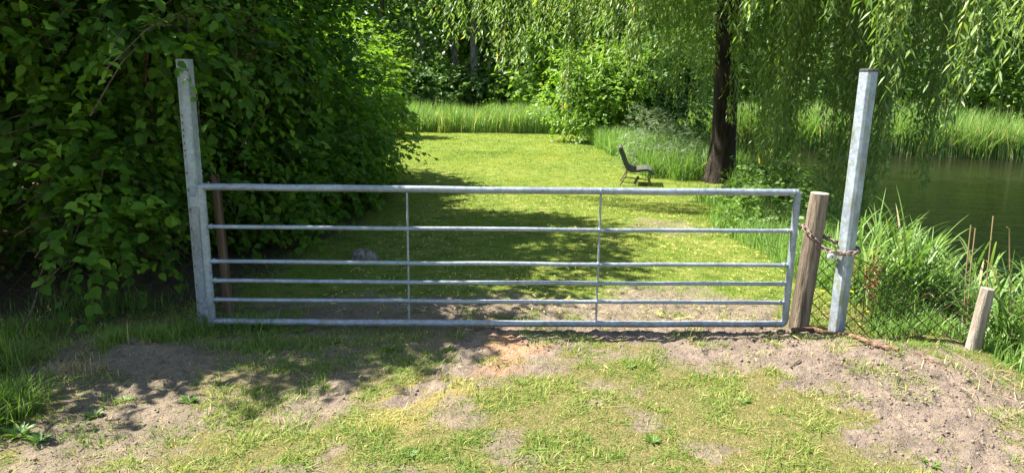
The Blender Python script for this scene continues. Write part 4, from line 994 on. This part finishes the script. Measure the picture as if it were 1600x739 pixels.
# ------------------------------------------------------------------ chain and padlock
def post_axis(z): return WPB.lerp(WPT, z / WPT.z)
def chain():
    c1 = on_y(1266, 366, 5.05); zc = c1.z
    pa = post_axis(zc); ra = 0.080
    pb = Vector((2.408, 4.985, zc - 0.10)); rb = 0.083
    path = []
    # round the back of the wooden post, down its front, across to the steel post, round it and back
    for a, dz in ((20, -0.03), (70, 0.0), (120, 0.03), (165, 0.045), (205, 0.03), (245, -0.02), (285, -0.08)):
        path.append(pa + Vector((math.cos(R(a)) * ra, math.sin(R(a)) * ra, dz)))
    mid = path[-1].lerp(pb + Vector((-.03, -rb, 0)), 0.45); mid.z -= 0.025; path.append(mid)
    for a, dz in ((245, -0.01), (290, 0.0), (335, 0.005), (20, 0.02), (70, 0.03), (125, 0.04), (165, 0.06)):
        path.append(pb + Vector((math.cos(R(a)) * rb, math.sin(R(a)) * rb, dz)))
    # resample evenly
    pts = [Vector(p) for p in path] + [Vector(path[0])]
    seg = [(pts[i + 1] - pts[i]).length for i in range(len(pts) - 1)]; tot = sum(seg)
    n = int(tot / 0.037); n -= n % 2
    def at(s):
        s %= tot
        for i, l in enumerate(seg):
            if s <= l: return pts[i].lerp(pts[i + 1], s / l)
            s -= l
        return pts[-1]
    t = thing('chain', 'rusty steel chain looped round the wooden post and the steel post', 'chain', at(0))
    link = MB(); Lk, Wk = 0.029, 0.0155
    ring = [(Lk * math.cos(a) - (0.0) , Wk * math.sin(a), 0) for a in [2 * math.pi * k / 14 for k in range(14)]]
    ring = [(math.copysign(abs(x) ** 0.8 * Lk ** 0.2, x), math.copysign(abs(y) ** 0.7 * Wk ** 0.3, y), 0) for x, y, _ in ring]
    link.tube(ring, 0.0058, 6, closed=True)
    me = bpy.data.meshes.new('link'); me.from_pydata(link.V, [], link.F); me.materials.append(M['rust'])
    for p in me.polygons: p.use_smooth = True
    for i in range(n):
        s = tot * i / n; p = at(s); tg = (at(s + 0.012) - at(s - 0.012)).normalized()
        u = tg.cross(Vector((0, 0, 1)));  u = u.normalized() if u.length > .1 else Vector((1, 0, 0))
        w = tg.cross(u)
        a = R(45 if i % 2 else -45); y_ = u * math.cos(a) + w * math.sin(a); z_ = tg.cross(y_)
        o = bpy.data.objects.new('link', me); COL.objects.link(o); o.parent = t
        Mx = Matrix((tg, y_, z_)).transposed().to_4x4(); Mx.translation = p - Vector(t.location)
        o.matrix_local = Mx
    k = mid + Vector((0.0, -0.008, -0.03))
    lt_ = thing('padlock', 'pale round padlock hanging on the rusty chain between the posts', 'padlock', k)
    mb = MB(); mb.tube([k + Vector((0, d, 0)) for d in (-0.016, -0.013, 0.013, 0.016)], [0.020, 0.025, 0.025, 0.020], 18); mb.build('body', M['lock'], lt_, smooth=True)
    mb = MB(); mb.tube([k + Vector((0.014 * math.cos(a), 0, 0.018 + 0.022 * math.sin(a))) for a in np.linspace(0, math.pi, 9)], 0.004, 8); mb.build('shackle', M['galv'], lt_, smooth=True)
    mb = MB(); mb.tube([k + Vector((0, -0.0165, 0)), k + Vector((0, -0.018, 0))], 0.006, 8); mb.build('keyhole', M['cap'], lt_)
chain()

# ------------------------------------------------------------------ wire fences
def wire_fence(label, A, B, topA, topB, cell, zlow, wr=0.0032, sag=0.04):
    A = Vector(A); B = Vector(B); t = thing('wire_fence', label, 'fence', A)
    L = (B - A).length; d = (B - A) / L; side = Vector((-d.y, d.x, 0))
    def gl(s): p = A + d * s; return float(gz(np.array([p.x]), np.array([p.y]), False)[0]) + zlow
    def tp(s): return topA + (topB - topA) * s / L - sag * math.sin(math.pi * s / L)
    mb = MB()
    for fam in (1, -1):
        s0 = -2.0
        while s0 < L + 2.0:
            pts = []
            for i in range(60):
                q = i / 59 * 2.2; s = s0 + fam * q * 1.0; z = -0.6 + q
                if 0 <= s <= L and gl(s) <= z <= tp(s):
                    p = A + d * s + side * (0.006 * math.sin(z * 40 + s0 * 9) + 0.02 * math.sin(s * 5)) + Vector((0.004 * math.sin(z * 23), 0, z)); pts.append(p)
            if len(pts) > 1: mb.tube(pts, wr, 4, cap=False)
            s0 += cell
    mb.build('wire_mesh', M['wire'], t)
    mb = MB(); mb.tube([A + d * (L * i / 16) + side * 0.02 * math.sin(L * i / 16 * 5) + Vector((0, 0, tp(L * i / 16))) for i in range(17)], 0.0032, 5); mb.build('top_wire', M['wire'], t)
wire_fence('rusty diamond wire mesh fence sagging between the wooden posts right of the gate', (WPB.x + 0.05, 5.17, 0), (WFT.x, WFB.y + 0.06, 0), 0.70, 0.30, 0.098, 0.0)
wire_fence('old wire mesh fence in deep shade under the hazel left of the hinge post', (-5.2, 5.25, 0), (-2.33, 5.1, 0), 0.62, 0.72, 0.13, 0.02, 0.0014)

# ------------------------------------------------------------------ garden bench, seen from its end
def bench():
    b = Vector((2.55, 14.8, float(gz(2.55, 14.8, False))))
    t = thing('garden_bench', 'weathered garden bench with curved back, seen end on beside the lawn', 'bench', b)
    W_ = 0.75
    prof = [(-.275, .745), (-.265, .70), (-.235, .62), (-.205, .52), (-.175, .42), (-.135, .33), (-.07, .285), (0.02, .285), (.11, .305), (.19, .315), (.25, .295), (.285, .245)]
    prof = [(x * 1.28, z) for x, z in prof]
    def sheet(pr, th, y0, y1, name, mat, slats=1):
        mb = MB()
        n = len(pr)
        nor = []
        for i in range(n):
            a = Vector(pr[max(i - 1, 0)]); c = Vector(pr[min(i + 1, n - 1)]); tg = (c - a).normalized(); nor.append(Vector((-tg.y, tg.x)))
        V = []
        for y in (y0, y1):
            for i in range(n):
                p = Vector(pr[i]); q = p + nor[i] * th
                V += [b + Vector((p.x, y, p.y)), b + Vector((q.x, y, q.y))]
        F = []; m = 2 * n
        for i in range(n - 1):
            a = 2 * i
            F += [(a, a + 2, m + a + 2, m + a), (a + 1, m + a + 1, m + a + 3, a + 3), (a, a + 1, a + 3, a + 2), (m + a, m + a + 2, m + a + 3, m + a + 1)]
        F += [(0, m, m + 1, 1), (m - 2, m - 1, 2 * m - 1, 2 * m - 2)]
        mb.add(V, F); return mb.build(name, mat, t)
    back, seat = prof[:7], prof[6:]
    ns = 9; g = W_ / ns
    for k in range(ns):                               # boards side by side, each following the curve
        y0 = k * g; y1 = y0 + g - 0.012
        sheet(back, .07, y0, y1, 'back_board', M['bench_seat']); sheet(seat, .055, y0, y1, 'seat_board', M['bench_seat'])
    # scroll along the top edge
    mb = MB(); mb.tube([b + Vector((-.325, y, .775)) for y in (-.02, .3, .7, W_)], .028, 10); mb.build('top_roll', M['bench_seat'], t, smooth=True)
    for s in (1, -1):
        mb = MB(); mb.tube([b + Vector((-.325 + s * .012, -.015 + .02 * k, .785 + .022 * k)) + Vector((s * .022 * k, 0, 0)) for k in range(4)], [.014, .012, .008, .003], 6); mb.build('finial', M['bench_metal'], t, smooth=True)
    for y in (0.02, W_ - 0.03):
        mb = MB(); mb.tube([b + Vector(p) for p in ((-.16, y, .33), (-.18, y, .22), (-.22, y, .14), (-.31, y, -.02))], .013, 6); mb.build('leg', M['bench_metal'], t, smooth=True)
        mb = MB(); mb.tube([b + Vector(p) for p in ((.335, y, .28), (.32, y, .18), (.29, y, .10), (.37, y, -.02))], .013, 6); mb.build('leg', M['bench_metal'], t, smooth=True)
        mb = MB(); mb.tube([b + Vector((-.25, y, .075)), b + Vector((.31, y, .045))], .009, 6); mb.build('stretcher', M['bench_metal'], t)
        mb = MB(); mb.tube([b + Vector((-.185, y, .19)), b + Vector((.30, y, .14))], .007, 6); mb.build('stretcher', M['bench_metal'], t)
    mb = MB(); rot = Matrix.Rotation(R(28), 3, 'Y'); mb.box(b + Vector((.04, .1, .115)), (.05, .16, .16), rot); mb.build('brace', M['bench_metal'], t)
    t.rotation_euler = (0, 0, R(-9))
bench()

# ------------------------------------------------------------------ stump, stick, small plants
def stump():
    p = on_z(567, 402, -0.03); b = Vector((p.x, p.y, float(gz(p.x, p.y))))
    mb = MB(); nu, nv = 64, 26; V = []
    for j in range(nv + 1):
        f = j / nv; ph = f * math.pi / 2
        for i in range(nu):
            a = 2 * math.pi * i / nu
            rx, ry = 0.135, 0.11
            r = math.cos(ph) ** 0.55 if f < 1 else 0.0
            r *= 1 + 0.10 * math.sin(a * 3 + 1) * (1 - f) + 0.05 * math.sin(a * 7) + (0.12 * math.sin(a * 5 + .5) if j < 3 else 0)
            x = rx * r * math.cos(a); y = ry * r * math.sin(a)
            z = 0.125 * math.sin(ph) ** 0.8 - 0.035 * max(0, x / rx) ** 1.5 - 0.02
            V.append(b + Vector((x + 0.02 * max(0, x / rx), y, z)) + Vector((1, 0.8, 0.8)) * (0.030 * (float(fbm(a * 4, f * 6, 91, 4)) - .5)))
    F = [(j * nu + i, j * nu + (i + 1) % nu, (j + 1) * nu + (i + 1) % nu, (j + 1) * nu + i) for j in range(nv) for i in range(nu)]
    mb.add(V, F)
    tag(mb.build('tree_stump', M['stump'], None, smooth=True, angle=70), 'low grey weathered stump on the shaded lawn behind the gate', 'stump')
stump()
def stick(label, pts, r, mat, name='stick'):
    P = []
    for (px, py) in pts:
        q = on_z(px, py, 0.02); P.append(Vector((q.x, q.y, float(gz(q.x, q.y)) + r * 1.0 + 0.004)))
    fine = []
    for i in range(len(P) - 1):
        for k in range(4):
            q = P[i].lerp(P[i + 1], k / 4); q.z = max(float(gz(q.x, q.y)) + 0.004, q.z - r) + r * 1.0; fine.append(q)
    fine.append(P[-1]); n = len(fine)
    for i in range(1, n - 1): fine[i].z = max((fine[i - 1].z + fine[i].z * 1.2 + fine[i + 1].z) / 3.2, float(gz(fine[i].x, fine[i].y)) + r * 0.6)
    mb = MB(); mb.tube(fine, [r * (1 - 0.4 * i / n) for i in range(n)], 7)
    return tag(mb.build(name, mat, None, smooth=True), label, 'stick')
stick('long curved brown branch lying at the foot of the steel and wooden posts', [(1238, 517), (1270, 514), (1305, 520), (1340, 535), (1370, 552), (1402, 563)], 0.019, M['stick'], 'branch')
stick('thin dark stick on the earth right of the gate, below the wooden post', [(1300, 575), (1318, 582), (1338, 592)], 0.006, M['twig'])
stick('short pale stick on the earth heap near the right edge', [(1430, 560), (1456, 575), (1475, 577)], 0.007, M['stick'])
stick('short dark twig lying below the right end of the bottom rail', [(1235, 580), (1243, 572), (1250, 570)], 0.006, M['twig'])
stick('small twig on the bare soil left in the hazel shade', [(150, 625), (175, 628), (200, 624)], 0.006, M['stick'])

def dry_stalks():
    labs = ['tall bare dry stalk with a crooked tip, rightmost above the reeds', 'tallest straight dry reed stalk above the near reeds', 'slim dry reed stalk leaning right beside a broken one', 'broken dry reed stalk with a blunt top left of the others']
    spec = [((1580, 470), (1577, 358), 4.9), ((1540, 470), (1552, 338), 5.2), ((1512, 480), (1524, 357), 5.25), ((1506, 480), (1517, 352), 5.3)]
    for lab, (a, b, y), k in zip(labs, spec, range(4)):
        p, q = on_y(*a, y), on_y(*b, y); g = float(gz(np.array([p.x]), np.array([p.y]), False)[0])
        base = p + (p - q) * ((p.z - g) / (q.z - p.z)); base.z = g - 0.02
        pts = [base, base.lerp(q, .3) + Vector((.006, 0, 0)), base.lerp(q, .65) - Vector((.005, 0, 0)), q]
        if k == 0: pts += [q + Vector((-.02, 0, .015))]
        mb = MB(); mb.tube(pts, [.006, .006, .005, .005] + ([.003] if k == 0 else []), 6)
        tag(mb.build('dry_reed_stalk', M['dry'], None, smooth=True), lab, 'reed stalk', 'dry stalks above the near reeds')
dry_stalks()

def flowers():
    labs = ['yellow buttercup just right of the steel post at fence height', 'yellow buttercup lowest and rightmost of those behind the wire mesh', 'yellow buttercup between the wooden post and the steel post', 'pair partner yellow buttercup a little right of the one at the post']
    for (px, py), lab in zip([(1323, 447), (1356, 487), (1285, 455), (1330, 456)], labs):
        p = on_y(px, py, 5.35); g = float(gz(np.array([p.x]), np.array([p.y]), False)[0])
        t = thing('buttercup', lab, 'flower', (p.x, p.y, g), 'buttercups behind the wire mesh')
        mb = MB(); mb.tube([(p.x + .02, p.y, g - .02), (p.x + .008, p.y, (g + p.z) / 2), tuple(p)], .0018, 5); mb.build('stem', M['grass'], t)
        mb = MB()
        for k in range(5):
            a = k * 1.2566; d = Vector((math.cos(a), math.sin(a) - .3, .35)); e = Vector((-math.sin(a), math.cos(a), 0))
            mb.add([p, p + d * .010 + e * .009, p + d * .019, p + d * .010 - e * .009], [(0, 1, 2, 3)])
        mb.build('petals', M['petal'], t)
flowers()

def weed(label, px, py, n, ln, mat, wid=0.5, group='broad leaved weeds in the worn turf', zoff=0):
    p = on_z(px, py, 0.0); g = float(gz(p.x, p.y))
    a = np.arange(n) * 2.4 + random.random(); el = 0.35 + 0.5 * rng.random(n)
    ld = np.stack([np.cos(a), np.sin(a), el], 1); nm = np.stack([-np.cos(a) * el, -np.sin(a) * el, np.ones(n)], 1)
    pos = np.repeat(np.array([[p.x, p.y, g]]), n, 0) + np.stack([np.cos(a) * .01, np.sin(a) * .01, np.zeros(n)], 1)
    me = leaves_mesh('weed', HAZEL_T, pos, ld, nm, ln * (0.6 + 0.6 * rng.random(n)), rng.random(n), wid)
    o = link_mesh('weed', me, mat); tag(o, label, 'weed', group)
WEEDS = [(30, 680, 9, .13, 'broad leaved weed lowest left on the sandy ground'), (62, 690, 7, .10, 'small leafy weed beside the broad leaved one at the lower left'), (145, 650, 9, .08, 'leafy weed tuft on the sandy ground left in the sun'), (195, 625, 7, .07, 'small weed at the edge of hazel shade, left soil patch'), (295, 628, 6, .09, 'narrow weed with upright leaves in the left soil patch'),
         (468, 520, 9, .08, 'weed in shade under the bottom rail near the left end'), (520, 535, 9, .09, 'larger weed in shade below the left third of the gate'), (608, 548, 7, .08, 'weed at the edge of the shade below the first thin upright'), (700, 548, 6, .08, 'weed just left of the orange soil patch'), (815, 600, 5, .06, 'small dark weed standing on bare soil right of the straw patch'),
         (640, 712, 8, .07, 'flat weed at the bottom of the picture left of the middle'), (985, 575, 6, .06, 'small weed on the soil below the second thin upright'), (1160, 628, 7, .06, 'weed in the turf right of the middle'), (1020, 690, 8, .07, 'weed at the bottom of the picture right of the middle'), (1455, 725, 7, .07, 'weed at the bottom right beside the dug earth')]
for px, py, n, ln, lab in WEEDS: weed(lab, px, py, n + 4, ln * 0.62, M['weed'], 0.42)
# rusty red sorrel between the steel post and the reeds, and a bright iris clump at the lawn end
def sorrel():
    p = on_y(1352, 395, 5.35); b = Vector((p.x, p.y, float(gz(np.array([p.x]), np.array([p.y]), False)[0])))
    t = thing('sorrel_plant', 'rusty red sorrel stalks among the reeds right of the steel post', 'plant', b)
    for k in range(6):
        mb = MB(); pos = []
        q = b + Vector((random.uniform(-.14, .16), random.uniform(-.08, .08), 0)); tp_ = q + Vector((random.uniform(-.05, .05), 0, random.uniform(.45, .72)))
        mb.tube([q - Vector((0, 0, .03)), q.lerp(tp_, .5), tp_], [.004, .003, .0015], 5)
        for i in range(70): f = random.uniform(.45, 1); c = q.lerp(tp_, f); pos.append((c.x + random.gauss(0, .014), c.y + random.gauss(0, .014), c.z))
        mb.build('stem', M['stick'], t); pos = np.array(pos); n = len(pos)
        link_mesh('seed_head', leaves_mesh('seed_head', SIMPLE_T, pos, rng.normal(size=(n, 3)), rng.normal(size=(n, 3)), .018 * (0.6 + .8 * rng.random(n)), rng.random(n)), M['rustleaf'], t)['kind'] = 'stuff'
sorrel()
def clump(name, label, px, py, z, n, sp, h, w, mat, lean=0.35, v0=0.2, v1=0.6):
    p = on_z(px, py, z)
    x = p.x + rng.normal(size=n) * sp; y = p.y + rng.normal(size=n) * sp * .7
    o = blades(name, x, y, h * (.6 + .5 * rng.random(n)), w * (.7 + .6 * rng.random(n)), mat, lean, 4, v0 + (v1 - v0) * rng.random(n))
    tag(o, label, 'straw' if 'straw' in name else 'plant', kind='stuff' if 'straw' in name else None)
clump('iris_clump', 'bright yellow green iris clump in front of the far reed bed', 692, 206, -0.45, 420, .42, .62, .035, M['lawn'], .4, .3, .8)
clump('dry_reed_clump', 'pale dry reed clump at the front of the far reed bed, right of the iris', 795, 206, -0.45, 260, .35, .85, .018, M['dry'], .3, .3, 1)
clump('dry_grass_clump', 'tan dry grass clump on the bank behind the garden bench', 963, 222, -0.45, 260, .22, .75, .014, M['dry'], .35, .3, 1)
clump('dry_grass_tuft', 'flattened dry hay tuft on the shaded soil at the left', 108, 582, 0, 420, .08, .08, .004, M['dry'], 1.6, .1, .8)
clump('scattered_straw', 'dry straw scattered at the right edge of the earth heap', 1560, 620, -.05, 90, .26, .10, .005, M['dry'], 1.8, .3, 1)
